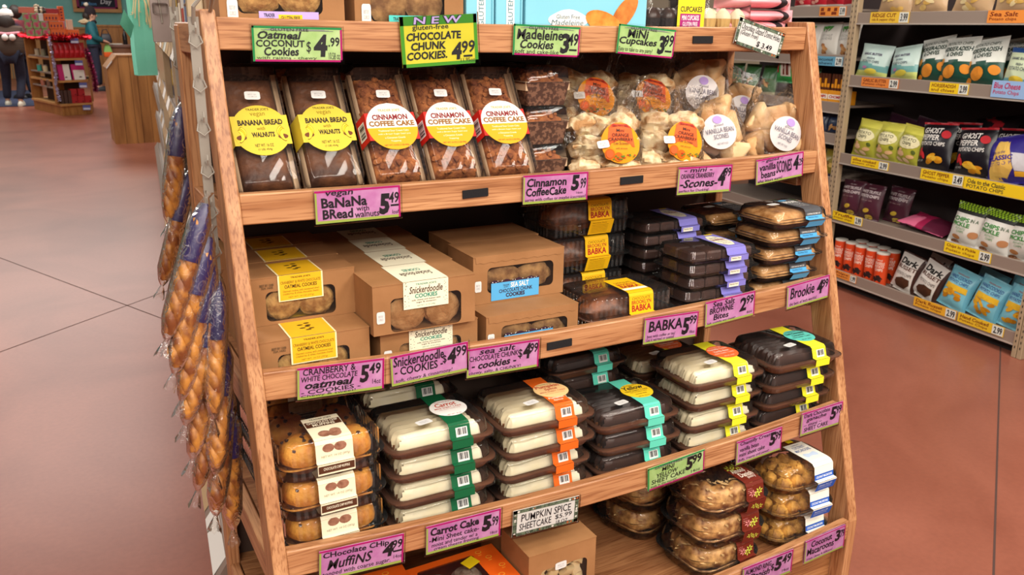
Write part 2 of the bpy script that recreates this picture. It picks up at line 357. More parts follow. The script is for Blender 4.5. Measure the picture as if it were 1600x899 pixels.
# style, key position (x, y, z, w, h, angle), lines (text, u0, v0, u1, v1, bold, shear)
SG = [
('green', 'oatmeal coconut cookies', (.131, -.004, 1.369, .150, .056, -.8), [('GLUTEN FREE', .2, .87, .62, .95, .0, 0), ('Oatmeal', .06, .64, .54, .87, .03, .25), ('COCONUT', .04, .42, .57, .62, .025, 0), ('Cookies', .12, .17, .50, .42, .028, .1), ('with raisins - chewy', .04, .05, .70, .15, .0, 0), ('$', .59, .25, .64, .6, 0, 0), ('4', .67, .15, .83, .80, .045, .1), ('.99', .84, .45, .97, .72, .02, 0), ('10.58 oz', .84, .08, .97, .28, 0, 0)]),
('new', 'chocolate chunk cookies', (.388, -.004, 1.3765, .150, .087, 3.3), [('N E W', .17, .84, .80, .98, .03, .1), ('gluten-free', .15, .70, .62, .83, .01, 0), ('CHOCOLATE', .07, .52, .78, .68, .035, .1), ('CHUNK', .12, .33, .57, .49, .035, .1), ('COOKIES.', .06, .14, .58, .30, .035, .1), ('4', .64, .10, .78, .45, .045, .15), ('99', .78, .22, .96, .47, .02, .1), ('11.95oz', .76, .04, .95, .12, 0, 0), ('-', .80, .14, .92, .18, .04, 0)]),
('green', 'madeleine cookies', (.612, -.004, 1.377, .148, .056, -2.0), [('GLUTEN FREE', .22, .86, .66, .95, 0, 0), ('Madeleine', .05, .52, .74, .86, .025, .1), ('Cookies', .10, .22, .60, .52, .025, .2), ('soft and cake-like', .03, .06, .68, .2, 0, 0), ('3', .70, .10, .85, .78, .045, .15), ('49', .82, .38, .98, .80, .02, .1), ('-', .84, .2, .96, .26, .04, 0)]),
('green', 'mini cupcakes', (.849, -.004, 1.377, .145, .057, -4.5), [('GLUTEN FREE', .2, .86, .66, .95, 0, 0), ('MiNi', .16, .58, .52, .86, .025, .1), ('Cupcakes', .03, .28, .68, .60, .025, .15), ('Easy to take to any party!', .03, .06, .62, .25, 0, 0), ('3', .70, .10, .84, .76, .045, .15), ('99', .82, .38, .98, .80, .02, .1), ('-', .84, .2, .96, .26, .04, 0)]),
('floral', 'glazed donut holes', (1.159, -.004, 1.385, .142, .056, -14), [('Chocolate Glazed Donut Holes', .08, .62, .92, .86, .0, .2), ('(Gluten Free)', .08, .36, .46, .60, .0, .2), ('$ 3.49', .46, .14, .80, .38, .015, .1)]),
('pink', 'vegan banana bread', (.200, -.0769, 1.106, .152, .056, .0), [('vegan', .12, .78, .44, .96, .015, .15), ('BaNaNa', .07, .46, .60, .77, .03, 0), ('BRead', .08, .12, .43, .42, .03, 0), ('with', .47, .30, .62, .46, .005, 0), ('walnuts', .45, .10, .74, .30, .008, 0), ('5', .74, .12, .87, .78, .06, .1), ('49', .86, .45, .985, .80, .02, .1), ('loaf', .90, .12, .98, .24, 0, 0), ('-', .88, .36, .98, .42, .04, 0)]),
('pink', 'cinnamon coffee cake', (.597, -.0769, 1.105, .146, .055, -.6), [('Cinnamon', .05, .58, .66, .88, .03, .1), ('CoffeeCake', .04, .26, .66, .56, .03, .1), ('serve with coffee or maybe icecream?', .03, .05, .97, .2, 0, 0), ('5', .73, .36, .86, .92, .05, .1), ('99', .88, .42, .97, .8, .02, .1), ('16oz', .82, .24, .92, .32, 0, 0)]),
('pink', 'orange cranberry scones', (.970, -.0769, 1.095, .148, .058, -.8), [('- mini -', .10, .80, .62, .96, .012, .15), ('ORANGE CRANBERRY', .05, .58, .66, .76, .012, 0), ('-Scones-', .04, .24, .74, .55, .025, .25), ('perfect for Dunking!', .03, .06, .58, .18, 0, 0), ('4', .74, .22, .88, .88, .04, .15), ('99', .86, .55, .98, .9, .02, .1)]),
('pink', 'vanilla bean scones', (1.187, -.0769, 1.106, .142, .056, 5.0), [('~ glazed ~', .10, .82, .56, .97, .008, .1), ('vanilla', .06, .52, .40, .80, .018, 0), ('beans', .10, .22, .40, .50, .018, 0), ('SCONES', .42, .30, .75, .80, .018, 0), ('what leisure warm?', .03, .05, .55, .18, 0, 0), ('4', .78, .3, .9, .9, .04, .1), ('.29', .89, .45, .99, .75, .015, 0)]),
('pink', 'cranberry oatmeal cookies', (.133, -.1519, .8235, .152, .056, -3.0), [('CRANBERRY &', .06, .74, .66, .95, .012, .05), ('WHITE CHOCOLATE', .04, .54, .68, .71, .012, .05), ('oatmeal', .08, .30, .64, .54, .03, .25), ('- COOKIES -', .04, .14, .72, .28, .012, 0), ('Chewy & sweet!', .04, .03, .66, .13, 0, 0), ('5', .71, .28, .82, .86, .04, .1), ('49', .82, .52, .96, .88, .02, .1), ('14oz', .86, .2, .96, .36, 0, 0)]),
('pink', 'snickerdoodle cookies', (.297, -.1519, .821, .150, .056, 1.6), [('Snickerdoodle', .03, .62, .68, .95, .02, .15), ('- COOKIES -', .04, .32, .66, .6, .018, .05), ('soft, chewy & cinnamony!', .05, .06, .78, .22, 0, .1), ('$', .66, .4, .71, .7, .01, 0), ('4', .72, .34, .84, .9, .04, .15), ('99', .84, .55, .98, .92, .02, .1)]),
('pink', 'sea salt chocolate chunk cookies', (.446, -.1519, .805, .153, .056, -1.5), [('sea salt', .16, .76, .66, .96, .015, .2), ('CHOCOLATE CHUNK', .03, .55, .70, .73, .01, .05), ('- cookies -', .06, .26, .68, .52, .028, .2), ('chewy, salty, & CHUNKY!', .03, .06, .74, .2, 0, .1), ('$', .70, .4, .76, .75, .01, 0), ('4', .77, .36, .88, .92, .04, .1), ('99', .87, .55, .985, .9, .02, .1)]),
('pink', 'babka', (.844, -.1519, .803, .142, .056, -1.7), [('BABKA', .08, .44, .70, .86, .022, .05), ('best with coffee or tea!', .06, .22, .58, .34, 0, .1), ("Get it warmed or toasted", .05, .08, .56, .2, 0, .1), ('5', .70, .14, .84, .82, .045, .1), ('99', .84, .52, .97, .88, .02, .1), ('18oz', .85, .16, .95, .28, 0, 0)]),
('pink', 'brownie bites', (1.005, -.1519, .821, .140, .056, 3.2), [('Sea Salt', .14, .72, .58, .94, .015, .1), ('BROWNiE', .08, .46, .56, .70, .018, .1), ('Bites', .16, .2, .46, .44, .018, .1), ('Salt, crunchy and chewy!', .04, .05, .6, .15, 0, 0), ('2', .68, .28, .82, .84, .035, .1), ('99', .82, .52, .97, .88, .02, .1), ('6oz', .84, .14, .95, .26, 0, 0)]),
('pink', 'brookies', (1.240, -.1519, .8275, .133, .055, 5.0), [('Brookie', .07, .38, .64, .86, .015, .15), ("the best of both worlds!", .06, .1, .7, .24, 0, 0), ('4', .70, .28, .84, .88, .04, .1), ('99', .83, .5, .97, .88, .02, .1)]),
('pink', 'chocolate chip muffins', (.131, -.2293, .519, .152, .057, -3.5), [('CHocolate CHip', .04, .68, .82, .92, .022, .05), ('MuffiNS', .09, .32, .62, .66, .016, .25), ('topped with coarse sugar.', .04, .08, .84, .27, .004, .05), ('4', .74, .32, .88, .82, .04, .15), ('99', .86, .54, .985, .84, .02, .1), ('-', .87, .42, .98, .48, .04, 0), ('14oz', .88, .2, .98, .32, 0, 0)]),
('pink', 'carrot cake', (.326, -.2293, .512, .151, .057, -1.5), [('Carrot Cake', .05, .62, .70, .90, .035, .05), ('-Mini Sheet cake-', .04, .40, .70, .58, .012, .05), ('moist and tender w/ a', .07, .22, .68, .36, .004, .05), ('cream cheese frosting', .10, .06, .70, .2, .004, .05), ('5', .74, .30, .87, .88, .06, .1), ('.99', .86, .42, .97, .78, .02, .1), ('18oz', .86, .14, .96, .24, 0, 0)]),
('floral', 'pumpkin spice sheet cake', (.502, -.2293, .493, .148, .056, -2.5), [('PUMPKIN SPICE', .12, .52, .88, .80, .004, .05), ('SHEETCAKE', .10, .20, .58, .46, .004, .05), ('$5.99', .64, .28, .90, .48, .004, .05), ('18 OZ', .66, .1, .84, .24, 0, 0)]),
('green', 'mini yellow sheet cake', (.821, -.2293, .513, .150, .052, 4.0), [('GLUTEN FREE', .12, .87, .6, .96, 0, 0), ('MINI', .24, .68, .46, .86, .012, .15), ('YELLOW', .15, .45, .52, .64, .012, .15), ('SHEET CAKE', .06, .22, .66, .42, .012, .15), ('melt in the mouth!', .05, .08, .5, .18, 0, 0), ('5', .66, .3, .79, .9, .05, .1), ('99', .78, .5, .95, .92, .03, .1), ('14oz', .76, .12, .92, .26, 0, 0)]),
('pink', 'chantilly cream sheet cake', (1.055, -.2293, .514, .134, .057, 3.4), [('Chantilly Cream', .07, .74, .76, .94, .008, .1), ('vanilla bean', .07, .52, .48, .70, .008, .1), ('mini sheet cake', .06, .30, .62, .48, .008, .1), ('fluffy, creamy and sweet!', .05, .08, .72, .22, 0, .05), ('5', .72, .32, .86, .9, .045, .1), ('99', .85, .5, .98, .88, .02, .1)]),
('pink', 'dark chocolate ganache cake', (1.247, -.2293, .539, .133, .057, 2.0), [('Dark Chocolate', .06, .76, .68, .93, .006, .05), ('ganache', .12, .52, .6, .74, .012, .15), ('~ mini ~', .06, .36, .5, .48, .006, .1), ('SHEET CAKE', .08, .14, .66, .32, .008, .05), ('5', .70, .3, .85, .88, .045, .1), ('99', .85, .5, .97, .88, .02, .1)]),
('pink', 'coconut macaroons', (1.225, -.303, .252, .130, .060, 3.0), [('Coconut', .14, .62, .66, .9, .018, .05), ('Macaroons', .05, .30, .72, .60, .018, .05), ('crispy, chewy & delicious!', .05, .08, .7, .2, 0, .05), ('3', .74, .42, .88, .92, .045, .1), ('79', .88, .5, .98, .85, .02, .1)]),
('pink', 'almond danish ring', (1.045, -.303, .240, .152, .060, 1.0), [('ALMOND RING', .05, .66, .56, .88, .012, .1), ('Danish', .14, .34, .54, .62, .02, .25), ('$', .56, .4, .62, .72, .01, 0), ('5', .63, .32, .78, .9, .05, .1), ('49', .78, .5, .97, .9, .025, .1), ('14oz', .8, .16, .94, .28, 0, 0)]),
]
def sign(style, what, pos, lines):
    x, y, z, w_, h_, ang = pos
    lab = {'pink': 'pink hand-lettered price sign for %s on the oak rail', 'green': 'light green hand-lettered price sign for %s on the oak rail', 'new': 'yellow and green hand-lettered NEW price sign for %s', 'floral': 'white price sign with dark floral border for %s'}[style] % what
    t = thing('price_sign', lab, 'price sign', (x, y, z), 0, 'price signs on the rack rails', (0, math.radians(-ang), 0))
    P = Plane((-w_/2, -.001, -h_/2), (w_, 0, 0), (0, 0, h_))
    cm = {'pink': PINKC, 'green': GREENC, 'new': YELC, 'floral': WHITE}[style]
    cd_ = MB().box(-w_/2, w_/2, -.001, .0005, -h_/2, h_/2).build('card', cm, t)
    bd = MB(); Q = P.up(.0003); a, b = .022, .022*w_/h_
    if style == 'new':
        bm_ = [PM('#4A962A'), PM('#3A8226')]; bd.rect(Q, 0, 0, 1, .07, 0); bd.rect(Q, 0, .82, 1, 1, 1); bd.rect(Q, 0, 0, .045, 1, 0); bd.rect(Q, .955, 0, 1, 1, 0)
    elif style == 'floral':
        bm_ = [FLOR, PM('#E9E4DA'), PM('#C2683A')]
        bd.rect(Q, 0, 0, 1, .12, 0); bd.rect(Q, 0, .87, 1, 1, 0); bd.rect(Q, 0, 0, .06, 1, 0); bd.rect(Q, .94, 0, 1, 1, 0)
        rr = random.Random(3); Q2 = P.up(.0005)
        for k in range(26):
            u, v = rr.choice([(rr.random(), .06), (rr.random(), .935), (.03, rr.random()), (.97, rr.random())]); r0 = rr.uniform(.025, .045)
            bd.disc(Q2, min(.98, max(.02, u)), min(.95, max(.05, v)), r0*.45, r0, rr.choice((1, 1, 2)), 6)
    elif style == 'green':
        bm_ = [DGR, MAG]; bd.rect(Q, 0, 1-b, 1, 1, 0); bd.rect(Q, 0, 0, a, 1, 0); bd.rect(Q, a, 0, 1, b, 1); bd.rect(Q, 1-a, 0, 1, 1-b, 1)
    else:
        bm_ = [MAG, LGR]; bd.rect(Q, 0, 1-b, 1, 1, 0); bd.rect(Q, 1-a, 0, 1, 1-b, 0); bd.rect(Q, 0, 0, a, 1-b, 1); bd.rect(Q, a, 0, 1-a, b*1.4, 1)
    bd.build('border', bm_, cd_)
    tx = MB(); R_ = P.up(.0007)
    if style == 'green':
        for k in range(3): tx.rect(R_, .10+.04*k, .885+.015*k, .9-.05*k, .90+.015*k, 1)
    for i, (s_, u0, v0, u1, v1, bo, sh) in enumerate(lines):
        mi = 0
        if style == 'new' and i == 0:
            tx.text(s_, R_.up(.0002), u0-.006, v0-.012, u1+.006, v1+.012, 0, .07, sh); tx.text(s_, R_.up(.0004), u0, v0, u1, v1, 2, .02, sh); continue
        tx.text(s_, R_, u0, v0, u1, v1, mi, bo, sh, .03 if bo < .04 else 0)
    tx.build('lettering', [BLACK, PM('#8C9188'), PM('#B9A3D6')], cd_)
    MB().box(-w_/2-.003, w_/2+.003, -.0028, .0015, -h_/2-.003, h_/2+.003).build('plastic_sleeve', SLEEVE, t)
for a in SG: sign(*a)

# ---------------------------------------------------------------- package builders
def tray_text(mb, P, spec):
    for a in spec: mb.text(*((a[0], P)+a[1:]))
def strip(t, name, prof, x0, x1, m, e=.0006):
    """paper band following a profile in y-z, from the front bottom over the top; returns its flat segments"""
    mb = MB(); segs = []
    for i in range(len(prof)-1):
        (ya, za), (yb, zb) = prof[i], prof[i+1]
        P = Plane((x0, ya, za), (x1-x0, 0, 0), (0, yb-ya, zb-za), e); segs.append(P); mb.rect(P, 0, 0, 1, 1)
    return mb.build(name, m, t), segs
def clam_prof(hd, zf, h, fl_, taper, top, low, yback):
    """profile of a paper label wrapped round a clamshell: lower front, flange edge, flange, front face, shoulder, shoulder, top"""
    return [low, (-hd-.0012, zf-.001), (-hd-.0012, zf+.0016), (-hd+fl_-.0026, zf+.0022), (-hd+fl_+taper*.5-.0024, h-.0075), (-hd+fl_+top*.5-.0012, h-.0012), (-hd+fl_+top, h+.0006), (yback, h+.0006)]
def clam(t, hw, hd, zf, h, r=.02, ribs=0, taper=.008, fl_=.007, top=.012, dome=.0, m=None):
    """clear hinged clamshell: base, flange, lid and pressed ribs"""
    m = m or CLEAR
    b = MB(); b.loft([rrect(0, 0, 0, hw-fl_-taper, hd-fl_-taper, r), rrect(0, 0, .004, hw-fl_-taper*.7, hd-fl_-taper*.7, r), rrect(0, 0, zf-.002, hw-fl_, hd-fl_, r), rrect(0, 0, zf-.001, hw, hd, r+.006)], True, False)
    b.build('base', m, t, True)
    l = MB(); l.loft([rrect(0, 0, zf-.0005, hw, hd, r+.006), rrect(0, 0, zf+.001, hw, hd, r+.006), rrect(0, 0, zf+.001, hw-fl_, hd-fl_, r), rrect(0, 0, h-.008, hw-fl_-taper*.5, hd-fl_-taper*.5, r), rrect(0, 0, h-.002, hw-fl_-top*.5, hd-fl_-top*.5, r), rrect(0, 0, h, hw-fl_-top, hd-fl_-top, r)], False, True)
    ld = l.build('lid', m, t, True)
    if ribs:
        rb = MB(); n = ribs
        for sd in range(4):
            L_ = (hw if sd % 2 == 0 else hd)-fl_-r*.6; dd = (hd if sd % 2 == 0 else hw)-fl_-taper*.4
            k = int(n*L_/hw)
            for i in range(k):
                a = -L_+2*L_*(i+.5)/k; sg = 1 if sd < 2 else -1
                x, y = (a, -sg*dd) if sd % 2 == 0 else (sg*dd, a)
                nx, ny = (0, -sg) if sd % 2 == 0 else (sg, 0); tx_, ty_ = (1, 0) if sd % 2 == 0 else (0, 1)
                q = L_/k*.55
                for z0, z1, o_ in ((zf+.003, h-.007, .0018), (.005, zf-.004, .0015)):
                    if z1-z0 < .008: continue
                    rb.add([(x-tx_*q+nx*.0002, y-ty_*q+ny*.0002, z0), (x+tx_*q+nx*.0002, y+ty_*q+ny*.0002, z0), (x+tx_*q, y+ty_*q, z1), (x-tx_*q, y-ty_*q, z1), (x+nx*o_, y+ny*o_, z0+.003), (x+nx*o_, y+ny*o_, z1-.002)], [(0, 4, 5, 3), (1, 2, 5, 4), (0, 1, 4), (3, 5, 2)])
        rb.build('ribs', RIBM, ld, False)['kind'] = 'stuff'
    return ld
TRAYB = mat('brown_tray_plastic', '#5E3A28', .22, '#6E4732', 20)
CAKEB = mat('sponge_brown', '#7A4A26', .8, '#8E5A30', 60, bump=.4, bscale=140)
CREAM = mat('cream_frosting', '#EADCB6', .5, '#F3E9CC', 14, bump=.25, bscale=40)
CHOC = mat('chocolate_frosting', '#33201A', .35, '#40281F', 20)
FUDGE = mat('fudge_brown', '#3A2018', .55, '#4D2C1F', 40, bump=.4, bscale=90)
STICK = mat('date_sticker', '#DEDCD8', .5)
INK2 = PM('#A9A7A6')
def sticker(t, P, u0, v0, u1, v1, rows=('BEST BY', '12.08.23')):
    s_ = MB(); n = 4; w_, h_ = u1-u0, v1-v0
    pts = [(p[0], p[1]) for p in rrect((u0+u1)/2, (v0+v1)/2, 0, w_/2, h_/2, min(w_, h_)*.18, 3)]
    s_.poly([P(*p) for p in pts]); o = s_.build('date_sticker', STICK, t)
    x = MB(); Q = lambda a, b: off(P, a, b, .0003)
    for i, r0 in enumerate(rows): x.text(r0, Q, u0+w_*.22, v0+h_*(.52-.26*i), u0+w_*.78, v0+h_*(.70-.26*i), 0, .0)
    x.build('lettering', INK2, o); return o
def ridged(t, name, hw, hd, z0, z1, m, seed=0, rid=8, amp=.0038, rag=.012):
    def fn(a, b):
        x = (a*2-1)*hw; y = (b*2-1)*hd
        ex = hw-abs(x)+rag*.7*(noise.noise(Vector((y*120, seed, x > 0)))-.3) ; ey = hd-abs(y)
        e = max(0, min(ex, ey)); k = 1-math.exp(-e/.0035)
        z = z0+(z1-z0)*k+amp*k*math.sin(b*2*PI*rid+.6*math.sin(a*5+seed))+.0012*k*noise.noise(Vector((x*40, y*60, seed)))
        if ex < 0: x *= (hw+ex)/hw
        return (x, y, z)
    return MB().grid(fn, 36, 56).build(name, m, t, True)
def cake_pack(key, lab, bandm, discm, frost, disc, front=(), textc=BLACK, dots=None):
    t = thing('sheet_cake', lab, 'packaged cake', group='clear-lidded sheet cakes on the middle lower shelf')
    hw, hd, H = .108, .086, .050
    b = MB(); b.loft([rrect(0, 0, 0, hw-.016, hd-.016, .022), rrect(0, 0, .003, hw-.014, hd-.014, .022), rrect(0, 0, .017, hw-.007, hd-.007, .024), rrect(0, 0, .018, hw-.001, hd-.001, .026), rrect(0, 0, .0215, hw-.001, hd-.001, .026), rrect(0, 0, .022, hw-.011, hd-.011, .022), rrect(0, 0, .007, hw-.020, hd-.020, .02)], True, True)
    b.build('tray', TRAYB, t, False)
    MB().loft([rrect(0, 0, .007, hw-.024, hd-.022, .012), rrect(0, 0, .0145, hw-.026, hd-.024, .012)], False, True).build('sponge', CAKEB, t)
    ridged(t, 'frosting', hw-.023, hd-.021, .010, .0365, frost, seed=len(key))
    l = MB(); l.loft([rrect(0, 0, .0155, hw+.001, hd+.001, .027), rrect(0, 0, .0225, hw+.0012, hd+.0012, .027), rrect(0, 0, .024, hw-.002, hd-.002, .025), rrect(0, 0, .024, hw-.010, hd-.010, .022), rrect(0, 0, .043, hw-.014, hd-.014, .020), rrect(0, 0, .0475, hw-.017, hd-.017, .018), rrect(0, 0, .049, hw-.022, hd-.022, .016)], False, True)
    l.build('lid', CLEAR, t, True)
    x0, x1 = .012, .054
    bd, sg = strip(t, 'paper_band', [(-hd-.0022, .008), (-hd-.0022, .024), (-hd+.0085, .0248), (-hd+.0155, .046), (-hd+.021, .0495), (hd-.022, .0495)], x0, x1, bandm, .0005)
    lt = MB(); A, S2, TP = sg[0].up(.0003), sg[3].up(.0003), sg[5 if len(sg) > 5 else 4].up(.0003); SLP = sg[2].up(.0003)
    lt.barcode(SLP, .3, .02, .85, .8, 0, 1)
    for a in front: lt.text(*((a[0], TP)+tuple(a[1:])))
    if dots: 
        for i in range(9):
            for j in range(5): lt.disc(SLP if j < 2 else TP, .1+.1*i, (.3+.4*j) if j < 2 else .03+.05*(j-2), .018, .03 if j < 2 else .01, 3, 6)
    lt.build('barcode', [WHITE, BLACK, textc, dots or WHITE], bd)
    D = Plane((.006, -.038, .0502), (.072, 0, 0), (0, .072, 0)); ang = .0
    d = MB(); d.disc(D, .5, .5, .5, .5, 0, 32); dd = d.build('round_label', discm, t)
    dx = MB(); Q = D.up(.0003)
    for a in disc: dx.text(a[0], Q, a[1], a[2], a[3], a[4], a[5], a[6] if len(a) > 6 else .01, a[7] if len(a) > 7 else 0)
    dx.build('lettering', [BLACK, PM('#C4472B'), PM('#3C7A46'), PM('#E0723A'), PM('#FFF3E0')], dd)
    sticker(t, Plane((-.036, -.05, .0502), (.03, .006, 0), (-.004, .017, 0)), 0, 0, 1, 1)
    return t
tj = ("TRADER JOE'S", .25, .84, .75, .91, 1, 0)
carrot = cake_pack('carrot', '', PM('#0D5C36'), PM('#F4F0EA'), CREAM, [tj, ('Carrot', .2, .60, .8, .83, 1, .025, .2), ('MINI SHEET CAKE', .12, .48, .88, .56, 1, .01), ('with cream cheese icing', .2, .39, .8, .45, 1, 0), ('NET WT. 18 OZ', .3, .06, .7, .12, 1, 0)])
pumpk = cake_pack('pumpkin', '', PM('#E0641A'), PM('#F3C98B'), CREAM, [("TRADER JOE'S", .25, .86, .75, .92, 0, 0), ('Pumpkin', .12, .62, .88, .85, 1, .025, .15), ('Spice', .32, .46, .72, .64, 1, .025, .15), ('MINI SHEET CAKE', .1, .36, .9, .43, 1, .008), ('with cream cheese icing', .2, .24, .8, .30, 3, 0)], (('Pumpkin', .1, .16, .9, .235, 2, .01, .1), ('Spice', .25, .09, .75, .15, 2, .01, .1), ('MINI SHEET CAKE', .1, .03, .9, .06, 1, 0)), PM('#FFF1DA'))
yellow = cake_pack('yellow', '', PM('#5FCDB4'), PM('#F0C723'), CHOC, [("TRADER JOE'S", .25, .86, .75, .92, 0, 0), ('Yellow', .15, .60, .85, .85, 0, .02, .2), ('MINI SHEET CAKE', .1, .48, .9, .55, 0, 0), ('with chocolate icing', .2, .38, .8, .44, 0, 0), ('GLUTEN FREE', .3, .24, .7, .30, 0, 0), ('NET WT 14.2 OZ', .3, .08, .7, .13, 0, 0)])
chan = cake_pack('chantilly', '', PM('#E6DF2C'), PM('#F26A35'), CREAM, [("TRADER JOE'S", .25, .84, .75, .90, 4, 0), ('Chantilly Cream', .12, .66, .88, .80, 4, .01, .2), ('Vanilla Bean', .2, .5, .8, .62, 4, .01, .2), ('MINI SHEET CAKE', .12, .36, .88, .43, 4, 0), ('NET WT. 18 OZ', .3, .14, .7, .2, 4, 0)], dots=PM('#F4F08A'))
dark = cake_pack('dark', '', PM('#E6DF2C'), PM('#5CC3B4'), CHOC, [("TRADER JOE'S", .25, .84, .75, .90, 0, 0), ('Dark Chocolate', .12, .66, .88, .80, 0, .01, .2), ('Ganache', .25, .5, .75, .62, 0, .01, .2), ('MINI SHEET CAKE', .12, .36, .88, .43, 0, 0), ('NET WT. 18 OZ', .3, .14, .7, .2, 0, 0)], dots=PM('#F4F08A'))

def place_stack(proto, n, xc, yc, zb, pitch, fmt, seed, jx=.006, jr=2.0, lean=(0, 0), top_off=(0, 0)):
    """n packs on top of one another; fmt names each by its place in the stack"""
    rr = random.Random(seed)
    for lev in range(n):
        i = n-1-lev
        loc = (xc+lev*lean[0]+rr.uniform(-jx, jx)+(top_off[0] if i == 0 else 0), yc+lev*lean[1]+rr.uniform(-jx, jx)+(top_off[1] if i == 0 else 0), zb+lev*pitch); rz = math.radians(rr.uniform(-jr, jr))
        lab = fmt.format(o=stack_ord(i, n))
        if not proto.get('label'):
            proto.location = loc; proto.rotation_euler = (0, 0, rz); proto['label'] = lab
        else: dup(proto, loc, rz, lab)
zb = BZ[3]+.0005; PT = .0503
place_stack(carrot, 4, .312, -.110, zb, PT, 'carrot sheet cake with green band, {o} of its front stack', 1, .004)
for k in range(4): dup(carrot, (.322, .088, zb+k*PT), .01, 'carrot sheet cake with green band, %s of the rear stack' % stack_ord(3-k, 4))
place_stack(pumpk, 4, .534, -.110, zb, PT, 'pumpkin spice sheet cake with orange band, {o} of its stack', 2, .005, 2.5)
place_stack(yellow, 3, .766, -.104, zb, PT, 'dark-iced sheet cake with mint band, {o} of its front stack', 3, .006)
for k in range(4): dup(yellow, (.756, .092, zb+k*PT), .01*k, 'dark-iced sheet cake with mint band, %s of the rear stack' % stack_ord(3-k, 4))
place_stack(chan, 4, .986, -.106, zb, PT, 'white-iced sheet cake with yellow band, {o} of its front stack', 4, .003, 1.5, lean=(.0, -.003))
for k in range(3): dup(chan, (.99, .085, zb+k*PT), 0, 'white-iced sheet cake with yellow band, %s of the rear stack' % stack_ord(2-k, 3))
place_stack(dark, 4, 1.195, -.112, zb, PT, 'dark chocolate sheet cake with yellow band, {o} by the right post', 5, .002, 1.5, lean=(.0, -.010))

# ---------------------------------------------------------------- muffins
MUF = mat('muffin_crust', '#BC6C18', .6, '#E2A03C', 30, bump=1, bscale=90)
CUP = mat('muffin_cup', '#6E3B22', .7)
def muffin_pack():
    t = thing('muffin_pack', '', 'packaged muffins', group='muffin packs stacked at the left end')
    hw, hd, H = .098, .104, .071
    clam(t, hw, hd, .030, H, .028, 15, .006, .008, .012)
    k = 0
    for sx in (-1, 1):
        for sy in (-1, 1):
            k += 1; m = MB(); cx, cy = sx*.042, sy*.045
            m.lathe([(.027, .004), (.036, .026)], 20, 1, (cx, cy, 0)); m.blob((cx, cy, .030), .040, .040, .034, k, .07, 20, 12, 2.2, 0, flat=-.008)
            mo = m.build('muffin', [MUF, CUP], t, True)
            ch = MB(); rr = random.Random(k)
            for q in range(9):
                a = rr.uniform(0, 2*PI); th = rr.uniform(.15, 1.15); ch.blob((cx+.040*math.sin(th)*math.cos(a), cy+.040*math.sin(th)*math.sin(a), .030+.034*math.cos(th)), .0038, .0038, .003, q, .4, 7, 5)
            ch.build('chocolate_chips', FUDGE, mo)
    x0, x1 = -.031, .034; CR = PM('#EADFC0')
    bd, sg = strip(t, 'paper_label', clam_prof(hd, .030, H, .008, .006, .012, (-hd-.0012, .012), -.004), x0, x1, CR)
    lt = MB(); TP, FR, LW = sg[6].up(.0003), sg[3].up(.0003), sg[0].up(.0003)
    lt.text("TRADER JOE'S", TP, .2, .84, .8, .93, 0); lt.rect(TP, .02, .52, .98, .80, 1); lt.text('CHOCOLATE CHIP', TP.up(.0002), .08, .68, .92, .78, 2, .02); lt.text('MUFFINS', TP.up(.0002), .2, .55, .8, .66, 2, .02)
    for u, v, r0 in ((.36, .14, .17), (.66, .2, .15), (.62, .10, .18)): lt.disc(TP.up(.0002+.0001*u), u, v, r0, r0*.85, 3, 14)
    for u, v, r0 in ((.34, .78, .16), (.66, .78, .17)): lt.disc(FR, u, v, r0, r0*1.5, 3, 14)
    lt.text('NET WT. 14 OZ (397g)', FR, .14, .22, .9, .38, 4); lt.rect(LW, .02, .2, .98, 1, 1); lt.text('CHOCOLATE CHIP MUFFINS', LW.up(.0002), .15, .5, .85, .8, 2, .01)
    lt.build('print', [BLACK, PM('#54301E'), PM('#F0E6CC'), mat('muffin_print', '#7A4A36', .5, '#A87860', 90), PM('#9B9278')], bd)
    return t
mf = muffin_pack()
place_stack(mf, 3, .104, -.090, zb, .0715, 'four-muffin clamshell with cream label, {o} of the front stack', 6, .003, 1.2)
for k in range(3): dup(mf, (.112, .13, zb+k*.0715), .01, 'four-muffin clamshell, %s of the shaded stack behind' % stack_ord(2-k, 3))

